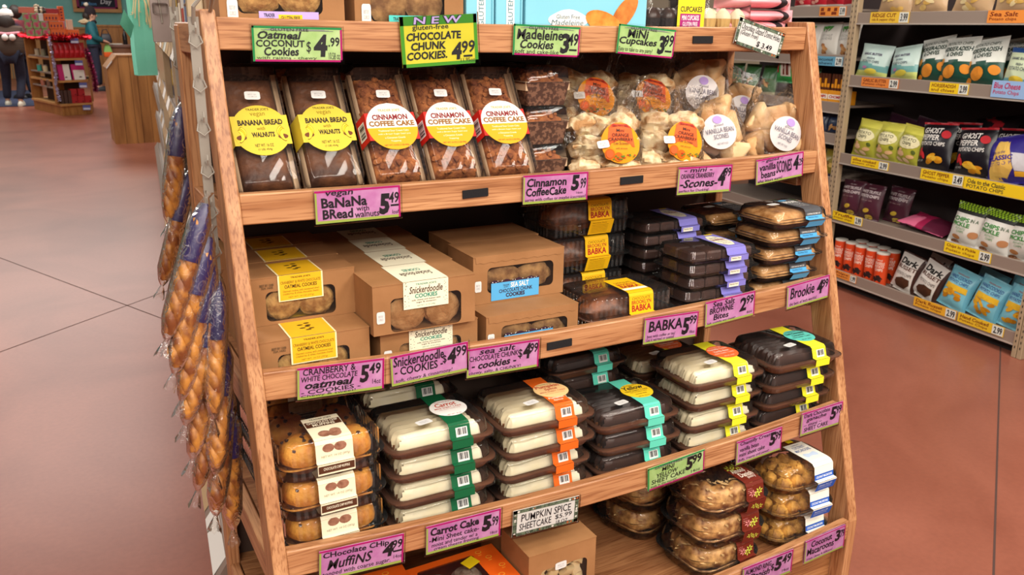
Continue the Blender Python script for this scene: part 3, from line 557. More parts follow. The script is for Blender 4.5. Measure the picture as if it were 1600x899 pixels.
# ---------------------------------------------------------------- kraft cookie boxes
def kraft_box(lab, cat, group, wd, dp, ht, win, cookie, ck, label, flapcut=False):
    """card box with a rounded window in its front; win=(x0,x1,z0,z1)"""
    t = thing('cookie_box', lab, cat, group=group)
    b = MB(); hx = wd/2
    x0, x1, z0, z1 = win
    inn = [(p[0], 0, p[1]) for p in rrect((x0+x1)/2, (z0+z1)/2, 0, (x1-x0)/2, (z1-z0)/2, .010, 4)]
    co = [(hx, 0, ht), (-hx, 0, ht), (-hx, 0, 0), (hx, 0, 0)]; out = [co[i//5] for i in range(20)]
    n = 20
    b.add(inn+out, [(i, (i+1) % n, (i+1) % n+n, i+n) for i in range(n)])
    b.add([(hx, 0, 0), (hx, dp, 0), (hx, dp, ht), (hx, 0, ht)], [(0, 1, 2, 3)]); b.add([(-hx, 0, 0), (-hx, dp, 0), (-hx, dp, ht), (-hx, 0, ht)], [(3, 2, 1, 0)])
    b.add([(-hx, dp, 0), (hx, dp, 0), (hx, dp, ht), (-hx, dp, ht)], [(3, 2, 1, 0)]); b.add([(-hx, 0, 0), (hx, 0, 0), (hx, dp, 0), (-hx, dp, 0)], [(3, 2, 1, 0)])
    bo = b.build('carton', KRAFT, t)
    MB().box(-hx-.0005, hx+.0005, -.0008, dp, ht-.0003, ht+.0012).build('lid_flap', KRAFT, t)
    if flapcut:
        f = MB(); pts = [(-hx+.004, -.0009, ht)]+[(-hx+.006+(wd-.012)*i/24, -.0009, ht-.013+.0014*math.sin(i*2.1)) for i in range(25)]+[(hx-.004, -.0009, ht)]
        f.poly(pts).build('tuck_flap', KRAFT, t)
    MB().rect(Plane((x0, .0012, z0), (x1-x0, 0, 0), (0, 0, z1-z0)), 0, 0, 1, 1).build('window_film', CLEAR, t)
    k = ck; r0 = (z1-z0)*.50
    for i in range(k):
        cx = x0+(x1-x0)*(i+.5)/k; m = MB()
        T_ = Matrix.Rotation(PI/2, 3, 'X')
        m.blob((cx, .0135+.002*(i % 2), (z0+z1)/2-.002), (x1-x0)/k*.53, r0*1.06, .011, i+int(wd*1000), .10, 22, 10, 2.4, 0, T=T_)
        m.build('cookie', cookie, t, True)
    label(t, wd, dp, ht); return t
def lab_oat(t, wd, dp, ht):
    x0, x1 = -.044, .036
    YL = mat('label_amber', '#E5AE16', .4, '#EEBB26', 10); bd, sg = strip(t, 'paper_label', [(-.001, .040), (-.001, ht+.0013), (dp*.8, ht+.0013)], x0, x1, PM('#F3E3B4'))
    A, B = sg[0].up(.0003), sg[1].up(.0003); lt = MB(); lt.rect(A, .035, .04, .965, 1, 0); lt.rect(B, .035, 0, .965, 1, 0); A, B = A.up(.0002), B.up(.0002)
    lt.text("TRADER JOE'S", A, .28, .84, .72, .92, 1, .02); lt.text('CRANBERRY & WHITE CHOCOLATE', A, .06, .66, .94, .77, 2); lt.text('OATMEAL COOKIES', A, .14, .48, .86, .62, 1, .02)
    lt.text('Oatmeal cookies with sweetened dried', A, .1, .34, .9, .42, 2, 0); lt.text('cranberries & white chocolate chunks', A, .1, .24, .9, .32, 2, 0); lt.text('NET WT. 14 OZ (397g)', A, .22, .09, .78, .17, 2, 0)
    for i in range(7): lt.disc(B, .5+.1*math.sin(i*2.2), .35+.07*i, .07, .035, 1, 7)
    lt.build('lettering', [YL, PM('#3A2410'), PM('#7E5A14')], bd)
    s_ = MB(); s_.text('BEST BY 12/08', Plane((-.075, -.0012, ht-.020), (.024, 0, 0), (0, 0, .009)), 0, .5, 1, 1, 0, .02); s_.text('32A 14:02', Plane((-.075, -.0012, ht-.020), (.024, 0, 0), (0, 0, .009)), .1, 0, .95, .42, 0, .02); s_.build('printed_code', PM('#5C4630'), t)
def lab_snick(t, wd, dp, ht):
    x0, x1 = -.042, .044
    bd, sg = strip(t, 'paper_label', [(-.001, ht*.46), (-.001, ht+.0013), (dp*.98, ht+.0013)], x0, x1, PM('#EDE7CB')); lt = MB(); A, B = sg[0].up(.0003), sg[1].up(.0003); G, K = 0, 1
    lt.text("TRADER JOE'S", A, .27, .84, .73, .92, G, .02); lt.text('Snickerdoodle', A, .13, .56, .87, .82, K, .015, .2); lt.text('COOKIES', A, .25, .38, .75, .54, G, .03); lt.text('soft, chewy and dusted with', A, .18, .27, .82, .34, K); lt.text('sugar & cinnamon', A, .28, .18, .72, .25, K); lt.text('NET WT. 14 OZ (397g)', A, .3, .06, .7, .12, G, 0)
    Bf = Plane(B(1, 1), -B.U, -B.V)
    lt.text('Snickerdoodle', Bf, .15, .5, .85, .7, K, .01, .2); lt.text('COOKIES', Bf, .3, .3, .7, .44, G, .02)
    rr = random.Random(2)
    for i in range(34):
        u = rr.choice((rr.uniform(.03, .12), rr.uniform(.88, .97))); lt.disc(A, u, rr.uniform(.05, .97), .011, .011, K, 5)
    lt.build('lettering', [PM('#1E8C74'), PM('#43261C')], bd)
    sticker(t, Plane((-wd/2+.006, -.0012, .022), (.015, 0, 0), (0, 0, .022)), 0, 0, 1, 1)
def lab_sea(t, wd, dp, ht):
    BL = PM('#57A9DC'); lt = MB(); P = Plane((-.064, -.0014, .004), (.108, 0, 0), (0, 0, .042))
    lb = MB().rect(P, 0, 0, 1, .9).build('paper_label', BL, t)
    pts = [(0, .86)]+[(i/20, .95+.05*math.sin(i*1.25)) for i in range(21)]+[(1, .86)]
    Q = P.up(.0003); lt.poly([Q(*p) for p in pts][::-1], 1)
    rr = random.Random(1)
    for i in range(14): lt.disc(Q.up(.0002), rr.random(), rr.uniform(.88, .95), .009, .018, 2, 5)
    lt.text("TRADER", Q, .24, .66, .37, .74, 1, 0); lt.text("JOE'S", Q, .26, .56, .35, .64, 1, 0); lt.text('SEA SALT', Q, .40, .56, .78, .80, 2, .02); lt.text('CHOCOLATE CHUNK', Q, .16, .34, .86, .52, 1, .02); lt.text('COOKIES', Q, .3, .10, .70, .31, 1, .04)
    lt.build('lettering', [BL, PM('#3B2130'), PM('#F2EDE6')], lb)
    sticker(t, Plane((-wd/2+.003, -.0014, .026), (.014, 0, 0), (0, 0, .022)), 0, 0, 1, 1)
CK_OAT = mat('oat_cookie', '#9A6630', .8, '#D6A661', 70, bump=.9, bscale=110)
CK_SN = mat('cinnamon_cookie', '#AE7A46', .85, '#CE9C66', 60, bump=.7, bscale=160)
CK_SEA = mat('chunk_cookie', '#7E5530', .8, '#C4975E', 45, bump=.8, bscale=90)
WH = dict(wd=.190, dp=.112, ht=.086)
G2 = 'brown card cookie boxes on the second shelf'
oat = kraft_box('brown card box with yellow oatmeal cookie label, lower front box at the left post', 'cookie box', G2, .190, .10, .086, (-.066, .058, .006, .060), CK_OAT, 2, lab_oat)
oat.location = (.102, -.117, BZ[2]+.0005)
zs = BZ[2]+.0005
dup(oat, (.106, -.036, zs+.0878), .02, 'brown card box with yellow oatmeal cookie label, upper front box at the left post')
for k, (y, z) in enumerate(((-.012, 0), (.09, 0), (.068, .0878), (.172, .0878), (.195, 0))):
    dup(oat, (.108, y, zs+z), 0, 'brown card box with yellow label, %s behind the front oatmeal boxes' % ('second in the lower row', 'third in the lower row', 'second in the upper row', 'third in the upper row', 'last in the lower row')[k])
sn = kraft_box('snickerdoodle box with cream speckled label, lower front box', 'cookie box', G2, .192, .112, .078, (-.060, .062, .006, .052), CK_SN, 2, lab_snick)
sn.location = (.313, -.116, zs)
sn2 = kraft_box('snickerdoodle box with cream speckled label, upper front box', 'cookie box', G2, .196, .112, .090, (-.066, .070, .002, .064), CK_SN, 2, lab_snick)
sn2.location = (.298, -.132, zs+.0798)
for k in range(3): dup(sn2, (.304+.004*k, -.132+.1135*(k+1), zs+.0798), 0, 'snickerdoodle box with cream label, %s in the upper row' % ('second', 'third', 'fourth')[k])
for k in range(2): dup(sn, (.313, -.116+.1135*(k+1), zs), 0, 'snickerdoodle box with cream label, %s in the lower row' % ('second', 'third')[k])
sea = kraft_box('brown card box with blue chocolate chunk cookie label, lower front box', 'cookie box', G2, .205, .118, .082, (-.070, .078, .008, .060), CK_SEA, 2, lab_sea, True)
sea.location = (.528, -.120, zs)
sea2 = kraft_box('brown card box with blue chocolate chunk cookie label, upper front box', 'cookie box', G2, .205, .118, .096, (-.072, .078, .020, .072), CK_SEA, 2, lab_sea, True)
sea2.location = (.536, -.048, zs+.0838)
dup(sea2, (.545, .072, zs+.0838), 0, 'brown card box with blue label, second in the upper row of chunk cookies')
dup(sea, (.532, .0, zs), 0, 'brown card box with blue label, second in the lower row of chunk cookies'); dup(sea, (.535, .12, zs), 0, 'brown card box with blue label, third in the lower row of chunk cookies')

# ---------------------------------------------------------------- babka, brownie bites, brookies
BABK = mat('babka_loaf', '#24130D', .4, '#8E4E24', 26, (1, 2.5, 1), bump=.4, bscale=40)
def babka():
    t = thing('babka_pack', '', 'packaged babka', group='clear babka packs with yellow labels')
    hw, hd, H = .118, .078, .082
    clam(t, hw, hd, .036, H, .02, 20, .008, .010, .012)
    for i in range(5): pass
    m = MB(); m.blob((0, 0, .038), .098, .058, .038, 3, .10, 28, 14, 2.2, 0, flat=-.032); m.build('babka', BABK, t, True)
    x0, x1 = -.012, .050; YL = PM('#EDB512'); R1, R2 = 0, 1
    bd, sg = strip(t, 'paper_label', clam_prof(hd, .036, H, .010, .008, .012, (-hd+.010, .005), .03), x0, x1, YL)
    lt = MB(); F, TP, LW = sg[3].up(.0003), sg[6].up(.0003), sg[0].up(.0003)
    lt.text('CHOCOLATE', F, .12, .78, .86, .94, 1, .0); lt.text('BROOKLYN', F, .10, .52, .90, .74, 0, .015); lt.text('BABKA', F, .10, .10, .90, .48, 0, .03)
    lt.text('CHOCOLATE', TP, .14, .62, .84, .72, 1, .0); lt.text('BROOKLYN', TP, .12, .46, .88, .58, 0, .015); lt.text('BABKA', TP, .12, .26, .88, .44, 0, .03); lt.rect(TP, .02, .08, .98, .22, 2)
    for i in range(6): lt.rect(LW, .1, .15+.12*i, .8, .17+.12*i, 1)
    lt.text('Nutrition Facts', LW, .1, .88, .7, .97, 1, 0)
    lt.build('lettering', [PM('#A3241C'), PM('#6A4A14'), PM('#F3EBD8')], bd)
    return t
bk = babka(); bk.location = (.772, -.0465, zs); bk.rotation_euler = (0, 0, .0); bk['label'] = 'clear babka pack with yellow label, alone at the front of its shelf'
for k in range(3): dup(bk, (.765+.004*k, .122, zs+k*.0826), .01, 'clear babka pack with yellow label, %s of the stack behind' % stack_ord(2-k, 3))
def brownie():
    t = thing('brownie_pack', '', 'packaged brownies', group='flat brownie packs with purple labels')
    hw, hd, H = .104, .068, .0305
    clam(t, hw, hd, .013, H, .014, 9, .006, .008, .010)
    for i in range(4):
        for j in range(2): MB().box(-.084+.0425*i, -.084+.0425*i+.0395, -.052+.053*j, -.052+.053*j+.05, .002, .0245, c=.004).build('brownie', FUDGE, t)
    PU = PM('#7F78C4'); bd, sg = strip(t, 'paper_label', clam_prof(hd, .013, H, .008, .006, .010, (-hd-.0012, .002), .052), .002, .056, PU)
    lt = MB(); TP, F, LW = sg[6].up(.0003), sg[3].up(.0003), sg[0].up(.0003)
    lt.fan(TP, [(.5+.38*math.cos(a*PI/8)*(1+.06*(a % 2)), .45+.40*math.sin(a*PI/8)*(1+.06*(a % 2))) for a in range(16)], 0)
    Q = TP.up(.0003); lt.text('SEA SALT', Q, .3, .62, .7, .7, 2); lt.text('Brownie Bites', Q, .2, .45, .8, .6, 1, .02); lt.text('rich and fudgy', Q, .25, .32, .75, .4, 2, 0); lt.text('NET WT. 6 OZ', Q, .3, .18, .7, .25, 2, 0)
    lt.rect(LW, .1, .1, .62, .95, 0); lt.text('Nutrition Facts', LW.up(.0003), .14, .5, .58, .85, 2, .01); lt.rect(TP, .5, .93, .9, 1, 3)
    lt.build('lettering', [PM('#E9E2C8'), PM('#8C3446'), PM('#5B5664'), PM('#F0D22C')], bd)
    return t
bw = brownie(); place_stack(bw, 5, .998, -.056, zs, .0307, 'flat brownie pack with purple label, {o} of the front stack', 8, .003, 1.5, lean=(0, -.005))
for k in range(6): dup(bw, (.992, .086, zs+k*.0307), .01*(k % 2), 'flat brownie pack, %s of the shaded stack behind' % stack_ord(5-k, 6))
CK_BR = mat('brookie_top', '#A06A30', .6, '#D6A46A', 50, bump=.8, bscale=60)
def brookie():
    t = thing('brookie_pack', '', 'packaged brookies', group='brookie packs with charcoal and blue labels')
    hw, hd, H = .095, .078, .0425
    clam(t, hw, hd, .018, H, .022, 0, .006, .012, .014)
    MB().loft([rrect(0, 0, .002, hw-.024, hd-.024, .015), rrect(0, 0, .022, hw-.018, hd-.018, .02)], True, True).build('brownie_layer', FUDGE, t)
    MB().grid(lambda a, b: ((a*2-1)*(hw-.0155), (b*2-1)*(hd-.0155), .017+.019*(1-max(abs(a*2-1), abs(b*2-1))**6)+.002*noise.noise(Vector((a*7, b*7, 1)))), 22, 18).build('cookie_layer', CK_BR, t, True)
    BL = PM('#58A9DA'); bd, sg = strip(t, 'paper_label', clam_prof(hd, .018, H, .012, .006, .014, (-hd+.008, .003), .035), .0, .052, PM('#4A4B4F'))
    lt = MB(); TP, F, S3, LW = sg[6].up(.0003), sg[3].up(.0003), sg[2].up(.0003), sg[0].up(.0003)
    lt.rect(LW, 0, 0, 1, 1, 1); lt.rect(S3, 0, 0, 1, 1, 1); lt.rect(F, 0, 0, 1, .45, 1); lt.text('Nutrition Facts', F.up(.0002), .15, .1, .75, .35, 2, .01)
    lt.text('BROOKIE', TP, .12, .56, .88, .76, 0, .03); lt.fan(TP, [(.4+.25*math.cos(k*PI/6), .88+.06*math.sin(k*PI/6)) for k in range(12)], 1)
    for i in range(4): lt.text('half brownie half cookie goodness'[i*4:i*4+18], TP, .2, .44-.1*i, .8, .49-.1*i, 0, 0)
    lt.text('CONTAINS: EGG MILK SOY', F, .1, .6, .9, .85, 0, .01)
    lt.build('lettering', [PM('#E8E4DC'), BL, PM('#2A4658')], bd)
    sticker(t, Plane((-.040, -.005, .0432), (.030, .004, 0), (-.004, .016, 0)), 0, 0, 1, 1)
    return t
br = brookie(); place_stack(br, 5, 1.200, -.046, zs, .0427, 'brookie pack with charcoal and blue label, {o} of the front stack', 9, .002, 1.5, lean=(.001, -.009))
for k in range(4): dup(br, (1.2, .125, zs+k*.0427), .03*(k % 2), 'brookie pack, %s of the rear stack in shade' % stack_ord(3-k, 4))

# ---------------------------------------------------------------- loaf cakes leaning on the first shelf
LOAFB = mat('banana_loaf', '#43220F', .6, '#7A4826', 22, bump=.9, bscale=70)
CRUMB = mat('cinnamon_crumb', '#7A3E1C', .85, '#B06A34', 60, bump=.8, bscale=120)
PATT = mat('patterned_tray', '#4A2E22', .6, '#7A5642', 120, contrast=(.48, .55))
TRAYL = mat('pale_tray_rim', '#C9A986', .7)
def loaf_pack(kind, labels=True):
    """lies flat here: x across, y along, lid up; tipped back when placed"""
    t = thing('loaf_pack', '', 'packaged loaf cake', group='loaf cakes leaning in a row')
    W, L_, H = .054, .240, .078
    cy = L_/2
    MB().loft([rrect(0, cy, 0, W-.010, cy-.010, .006), rrect(0, cy, .046, W-.002, cy-.002, .008), rrect(0, cy, .047, W-.004, cy-.004, .008), rrect(0, cy, .004, W-.013, cy-.013, .006)], True, True).build('paper_tray', PATT, t)
    rim = MB()
    for sx in (-1, 1): rim.box(sx*(W-.0065)-.004, sx*(W-.0065)+.004, .006, L_-.006, .030, .0475)
    rim.build('tray_rim', TRAYL, t)
    def top(a, b):
        x = (a*2-1)*(W-.009); y = .012+b*(L_-.024); e = min(min(a, 1-a)*2*W, min(b, 1-b)*L_); k = 1-math.exp(-e/.010)
        z = .036+.024*k
        if kind == 'crumb':
            q = noise.cell(Vector((x*130, y*130, 1))); z += k*(.005*abs(noise.noise(Vector((x*85, y*85, 3))))+.006*max(0, noise.noise(Vector((x*150, y*150, 7)))))
        else: z += k*(.005*noise.noise(Vector((x*20, y*16, 5)))+.0018*noise.noise(Vector((x*120, y*120, 2))))
        return (x, y, z)
    MB().grid(top, 40, 84).build('loaf', CRUMB if kind == 'crumb' else LOAFB, t, True)
    if kind == 'crumb':
        cr_ = MB(); rr = random.Random(11)
        for q in range(150):
            a, b = rr.uniform(.05, .95), rr.uniform(.03, .97); p = top(a, b); s_ = rr.choice((.003, .004, .005, .0065)); cr_.blob((p[0], p[1], p[2]+s_*.2), s_, s_, s_*.9, q, .3, 7, 5, 2)
        cr_.build('crumbs', CRUMB, t, True)['kind'] = 'stuff'
    MB().loft([rrect(0, cy, .044, W, cy, .008), rrect(0, cy, .0455, W, cy, .008), rrect(0, cy, .046, W-.002, cy-.002, .008), rrect(0, cy, H-.004, W-.006, cy-.006, .008), rrect(0, cy, H, W-.010, cy-.010, .008)], False, True).build('clear_lid', CLEAR, t, True)
    if not labels: return t
    yb, yt = .078, .134; Wt = W-.007
    bm = PM('#D0B83A') if kind != 'crumb' else PM('#C2261C')
    sb = MB(); sb.rect(Plane((-Wt-.0006, yb, H+.0006), (2*Wt+.0012, 0, 0), (0, yt-yb, 0)), 0, 0, 1, 1)
    for sx in (-1, 1):
        q = [(sx*(Wt+.0008), yb, H+.0006), (sx*(Wt+.0008), yt, H+.0006), (sx*(W+.0008), yt, .043), (sx*(W+.0008), yb, .043)]; sb.poly(q if sx < 0 else q[::-1])
    band = sb.build('paper_sleeve', bm, t)
    D = Plane((-.048, .058, H+.001), (.096, 0, 0), (0, .096, 0)); d = MB()
    def arc(v0, v1, n=24):
        L2 = []
        for sgn, rng in ((1, range(n+1)), (-1, range(n, -1, -1))):
            for i in rng:
                v = v0+(v1-v0)*i/n; c = math.sqrt(max(0, .25-(v-.5)**2)); L2.append((.5+sgn*c, v))
        return L2
    lt = MB(); Q = D.up(.0004)
    if kind == 'crumb':
        d.poly([D(*p) for p in arc(0, .47)], 1); d.poly([D(*p) for p in arc(.47, 1)], 0)
        lt.text("TRADER JOE'S", Q, .28, .80, .72, .87, 2, .01); lt.text('CINNAMON', Q, .14, .635, .84, .755, 0, .035); lt.text('COFFEE CAKE', Q, .05, .50, .95, .615, 1, .04)
        for i, s_ in enumerate(('Traditional Sour Cream Cake', 'with a Brown Sugar Swirl and', 'a Cinnamon Crumb', 'Topping')): 
            h_ = (.30, .32, .2, .1)[i]; lt.text(s_, Q, .5-h_, .385-.075*i, .5+h_, .425-.075*i, 3, .0)
        lt.text('NET WT. 16 OZ (1 LB) 454g', Q, .26, .07, .74, .115, 0, .0)
        dm = [PM('#DCD8D0'), PM('#E0A018')]; lm = [PM('#7E1C24'), PM('#8A5A22'), PM('#E2A24A'), PM('#FBEFD2')]
        S = Plane((-(W+.0012), yt, .043), (0, -(yt-yb), 0), (W-Wt, 0, H-.0424)); 
        bc = MB(); bc.barcode(Plane((-(W+.0009), .126, .044), (0, -.042, 0), ((W-Wt), 0, H-.0434)).up(.0006), .12, .12, .9, .8); bc.build('barcode', [WHITE, BLACK], band)
    else:
        d.disc(D, .5, .5, .5, .5, 0, 36)
        lt.text("TRADER JOE'S", Q, .3, .88, .7, .94, 0, 0); lt.text('vegan', Q, .36, .76, .62, .85, 1, 0); lt.text('BANANA BREAD', Q, .12, .60, .90, .71, 0, .04); lt.text('with', Q, .43, .50, .57, .57, 1, .01, .2); lt.text('WALNUTS', Q, .32, .36, .72, .46, 0, .04); lt.text('NET WT. 16 OZ', Q, .34, .17, .66, .23, 0, 0); lt.text('(1 LB) 454g', Q, .38, .09, .62, .14, 0, 0)
        for sx in (-1, 1):
            for k in range(3):
                pts = []
                for i in range(9): a = -1.1+i*.27; pts.append((.5+sx*(.40-.13*math.cos(a)+.02*k), .45+.13*math.sin(a)-.03*k))
                for i in range(8, -1, -1): a = -1.1+i*.27; pts.append((.5+sx*(.40-.08*math.cos(a)+.02*k), .45+.12*math.sin(a)-.03*k))
                cu_, cv_ = sum(p[0] for p in pts)/18, sum(p[1] for p in pts)/18
                lt.poly([Q.up(.0002*k)(cu_+(p[0]-cu_)*1.14, cv_+(p[1]-cv_)*1.14) for p in pts], 1); lt.poly([Q.up(.0001+.0002*k)(*p) for p in pts], 2+k % 2)
            lt.fan(Q.up(.0002), [(.5+sx*(.36+.09*math.cos(a*PI/5)), .36+.05*math.sin(a*PI/5)) for a in range(10)], 4)
        dm = [PM('#D0B83A')]; lm = [PM('#33271A'), PM('#8A7416'), PM('#F2DC3C'), PM('#D9BE1E'), PM('#6B3A1C')]
    lb = d.build('round_label', dm, t); lt.build('lettering', lm, lb)
    sticker(t, Plane((-.016, .166, H+.0012), (.026, -.001, 0), (.001, .016, 0)), 0, 0, 1, 1)
    return t
LZ = BZ[1]+.0005; LEAN = math.radians(54)
lb0 = loaf_pack('banana'); lc0 = loaf_pack('crumb'); plain = loaf_pack('crumb', False)
def lean_at(o, x, y, rz=0, la=LEAN): o.rotation_euler = (la, 0, rz); o.location = (x, y, LZ)
def lean_dup(o, x, y, lab, la=LEAN, rz=0): return dup(o, (x, y, LZ), label=lab, rot=(la, 0, rz))
Y1 = yfront(RZ[1])+.023+.078*math.sin(LEAN)
lean_at(lb0, .064, Y1, 0); lb0['label'] = 'vegan banana bread with round yellow label, nearest the left post'
lean_dup(lb0, .182, Y1+.01, 'vegan banana bread with round yellow label, beside the coffee cakes', math.radians(53), -.02)
lean_at(lc0, .299, Y1, -.02); lc0['label'] = 'cinnamon coffee cake in red sleeve, first of three beside the banana bread'
lean_dup(lc0, .414, Y1, 'cinnamon coffee cake in red sleeve, middle of the three', LEAN, -.03)
lean_dup(lc0, .530, Y1, 'cinnamon coffee cake in red sleeve, last of three toward the scones', LEAN, -.06)
plain.location = (.545, .232, LZ); plain.rotation_euler = (0, 0, PI/2); plain['label'] = 'loaf cake in patterned tray lying crosswise, lowest of the right stack behind'
for x, l, lab in ((.545, 1, 'middle of the right stack'), (.545, 2, 'topmost of the right stack'), (.295, 0, 'lowest of the left stack'), (.295, 1, 'middle of the left stack'), (.295, 2, 'topmost of the left stack')):
    dup(plain, (x, .232, LZ+l*.0785), PI/2, 'loaf cake in patterned tray lying crosswise, %s behind' % lab)
for l in range(3): dup(plain, (.650, .045, LZ+l*.0785), -.01, 'loaf cake in brown patterned tray, %s of the stack beside the scones' % ('lowest', 'middle', 'topmost')[l])

# ---------------------------------------------------------------- bags of scones
SCO = mat('cranberry_scone', '#BE8C58', .7, '#F2DEB4', 40, bump=.8, bscale=80, contrast=(.38, .6))
SCV = mat('vanilla_scone', '#C48E56', .65, '#E8C898', 12, bump=.35, bscale=50)
def bag_surface(w_, h_, d_, seed, cr=.006):
    def f(u, v, sgn):
        x = (u-.5)*w_; z = v*h_
        k = max(0, math.sin(PI*u))**.55*max(0, math.sin(PI*min(1, v*1.04+.0)))**.5
        if v > .70: k *= max(0., 1-(v-.70)/.30)**1.1
        x *= 1-.10*max(0, (v-.65)/.35)+.03*math.sin(v*9+seed)
        n_ = .6*noise.noise(Vector((x*26+seed*7, z*20, sgn*3)))+1.3*abs(noise.noise(Vector((x*34+z*20+seed*5, z*26-x*14, sgn*5+2))))-.7*abs(noise.noise(Vector((x*70-z*30, z*60+seed, sgn))))
        edge = .35+.65*k
        y = sgn*(d_*k)+cr*n_*edge+(.012*math.sin(u*7+seed)*max(0, (v-.7)/.3))
        return (x+.004*noise.noise(Vector((z*40, seed, 1))), y, z+.006*noise.noise(Vector((x*45, seed*2, 0)))*(v > .85))
    return f
def scone_bag(kind, seed):
    t = thing('scone_bag', '', 'bag of scones', group='clear bags of scones heaped on the first shelf')
    w_, h_, d_ = .165, .205, .040
    f = bag_surface(w_, h_, d_, seed, .009)
    b = MB(); b.grid(lambda u, v: f(u, v, -1), 34, 40); b.grid(lambda u, v: f(1-u, v, 1), 22, 26)
    b.build('clear_bag', CLEARB, t, 22)
    rr = random.Random(seed)
    if kind == 'orange':
        for i in range(2):
            for j in range(3):
                MB().blob(((i-.5)*.068+rr.uniform(-.004, .004), rr.uniform(-.006, .006), .028+j*.044), .042, .030, .026, seed*7+i*3+j, .20, 18, 11, 2.4).build('scone', SCO, t, True)
    else:
        for i, (x, z, a) in enumerate(((-.042, .034, .2), (.036, .036, -.6), (-.005, .080, .9), (.046, .095, .2), (-.046, .10, -.4), (.0, .128, .5), (.04, .14, 1.2))):
            T_ = Matrix.Rotation(a+rr.uniform(-.3, .3), 3, 'Y') @ Matrix.Rotation(rr.uniform(-.5, .5), 3, 'Z')
            m = MB(); tri = [(-.044, -.032), (.044, -.032), (0, .046)]
            ring = lambda y, s_: [tuple(T_ @ Vector((px*s_, y, pz*s_))+Vector((x, 0, z))) for px, pz in [(a_[0]+(b_[0]-a_[0])*q, a_[1]+(b_[1]-a_[1])*q) for a_, b_ in zip(tri, tri[1:]+tri[:1]) for q in (.12, .5, .88)]]
            m.loft([ring(-.020, .8), ring(-.016, .97), ring(0, 1.05), ring(.016, .97), ring(.02, .8)]); m.build('scone', SCV, t, 60)
    # the label follows the front film
    cx, cz, r0 = (.030, .066, .042) if kind == 'orange' else (.012, .074, .040)
    def S(u, v):
        x, z = cx+(u-.5)*2*r0, cz+(v-.5)*2*r0
        uu, vv = x/w_+.5, z/h_; k = max(0, math.sin(PI*uu))**.55*max(0, math.sin(PI*min(1, vv*1.04)))**.5
        return (x, -d_*k-.0075+.0012*math.sin(u*5+seed), z)
    n = 32; cir = [(.5+.5*math.cos(2*PI*k/n), .5+.5*math.sin(2*PI*k/n)) for k in range(n)]
    lb = MB(); lt = MB(); Q = lambda u, v: (lambda p: (p[0], p[1]-.0012, p[2]))(S(u, v)); Q2 = lambda u, v: (lambda p: (p[0], p[1]-.0024, p[2]))(S(u, v))
    if kind == 'orange':
        lb.fan(S, cir, 0); lo = lb.build('round_label', PM('#E8940F'), t)
        pl = [(.14, .40), (.86, .40), (.80, .88), (.62, .97), (.4, .97), (.22, .88)]; lt.fan(Q, pl, 0); lt.fan(Q, [(.2, .86), (.8, .86), (.68, .965), (.32, .965)], 4)
        lt.text("TRADER JOE'S", Q2, .3, .875, .7, .92, 1, 0); lt.text('Mini', Q2, .40, .75, .60, .83, 1, .005); lt.text('ORANGE', Q2, .28, .63, .72, .72, 1, .01); lt.text('CRANBERRY', Q2, .18, .53, .82, .61, 1, .01); lt.text('Tea Scones', Q2, .3, .44, .7, .51, 1, .005, .2); lt.text('with almonds', Q2, .36, .33, .66, .37, 1, 0)
        for u, v, r1, m_ in ((.20, .22, .13, 2), (.20, .22, .09, 0), (.42, .15, .11, 2)): lt.disc(Q if m_ == 2 else Q2, u, v, r1, r1, m_, 14)
        rr = random.Random(seed)
        for k in range(16): u = rr.uniform(.25, .9); lt.disc(Q2, u, .13+.2*max(0, u-.5)+rr.uniform(-.04, .04), .03, .018, rr.choice((3, 3, 4)), 6)
        lt.build('lettering', [PM('#E2602A'), PM('#3A2418'), PM('#C9620E'), PM('#5E7A22'), PM('#B3301E')], lo)
    else:
        lb.fan(S, cir, 0); lo = lb.build('round_label', PM('#D2CBCA'), t)
        lt.fan(Q, [(.5+.14*math.cos(k*PI/6), .83+.12*math.sin(k*PI/6)) for k in range(12)], 0); lt.text('glazed', Q2, .36, .62, .64, .71, 1, 0); lt.text('VANILLA BEAN', Q2, .08, .45, .92, .59, 1, .005); lt.text('SCONES', Q2, .28, .28, .72, .41, 1, .005); lt.text('NET WT 9 OZ', Q2, .34, .12, .66, .17, 1, 0)
        lt.build('lettering', [PM('#A98CC8'), PM('#5E5668')], lo)
    st = Plane((cx-r0*1.15, -d_-.006 if kind == 'orange' else -d_-.002, cz-.012), (.024, -.002, .002), (-.003, 0, .016))
    if kind == 'orange': sticker(t, st, 0, 0, 1, 1)
    return t
ob = [scone_bag('orange', 3), scone_bag('orange', 5)]; vb = [scone_bag('vanilla', 4), scone_bag('vanilla', 8)]
yr2 = yfront(RZ[1])
def bag_at(o, x, y, z, lab, rx, ry=0, rz=0, first=False):
    r = (math.radians(rx), math.radians(ry), math.radians(rz)); 
    if first: o.location = (x, y, z); o.rotation_euler = r; o['label'] = lab; return o
    return dup(o, (x, y, z), label=lab, rot=r)
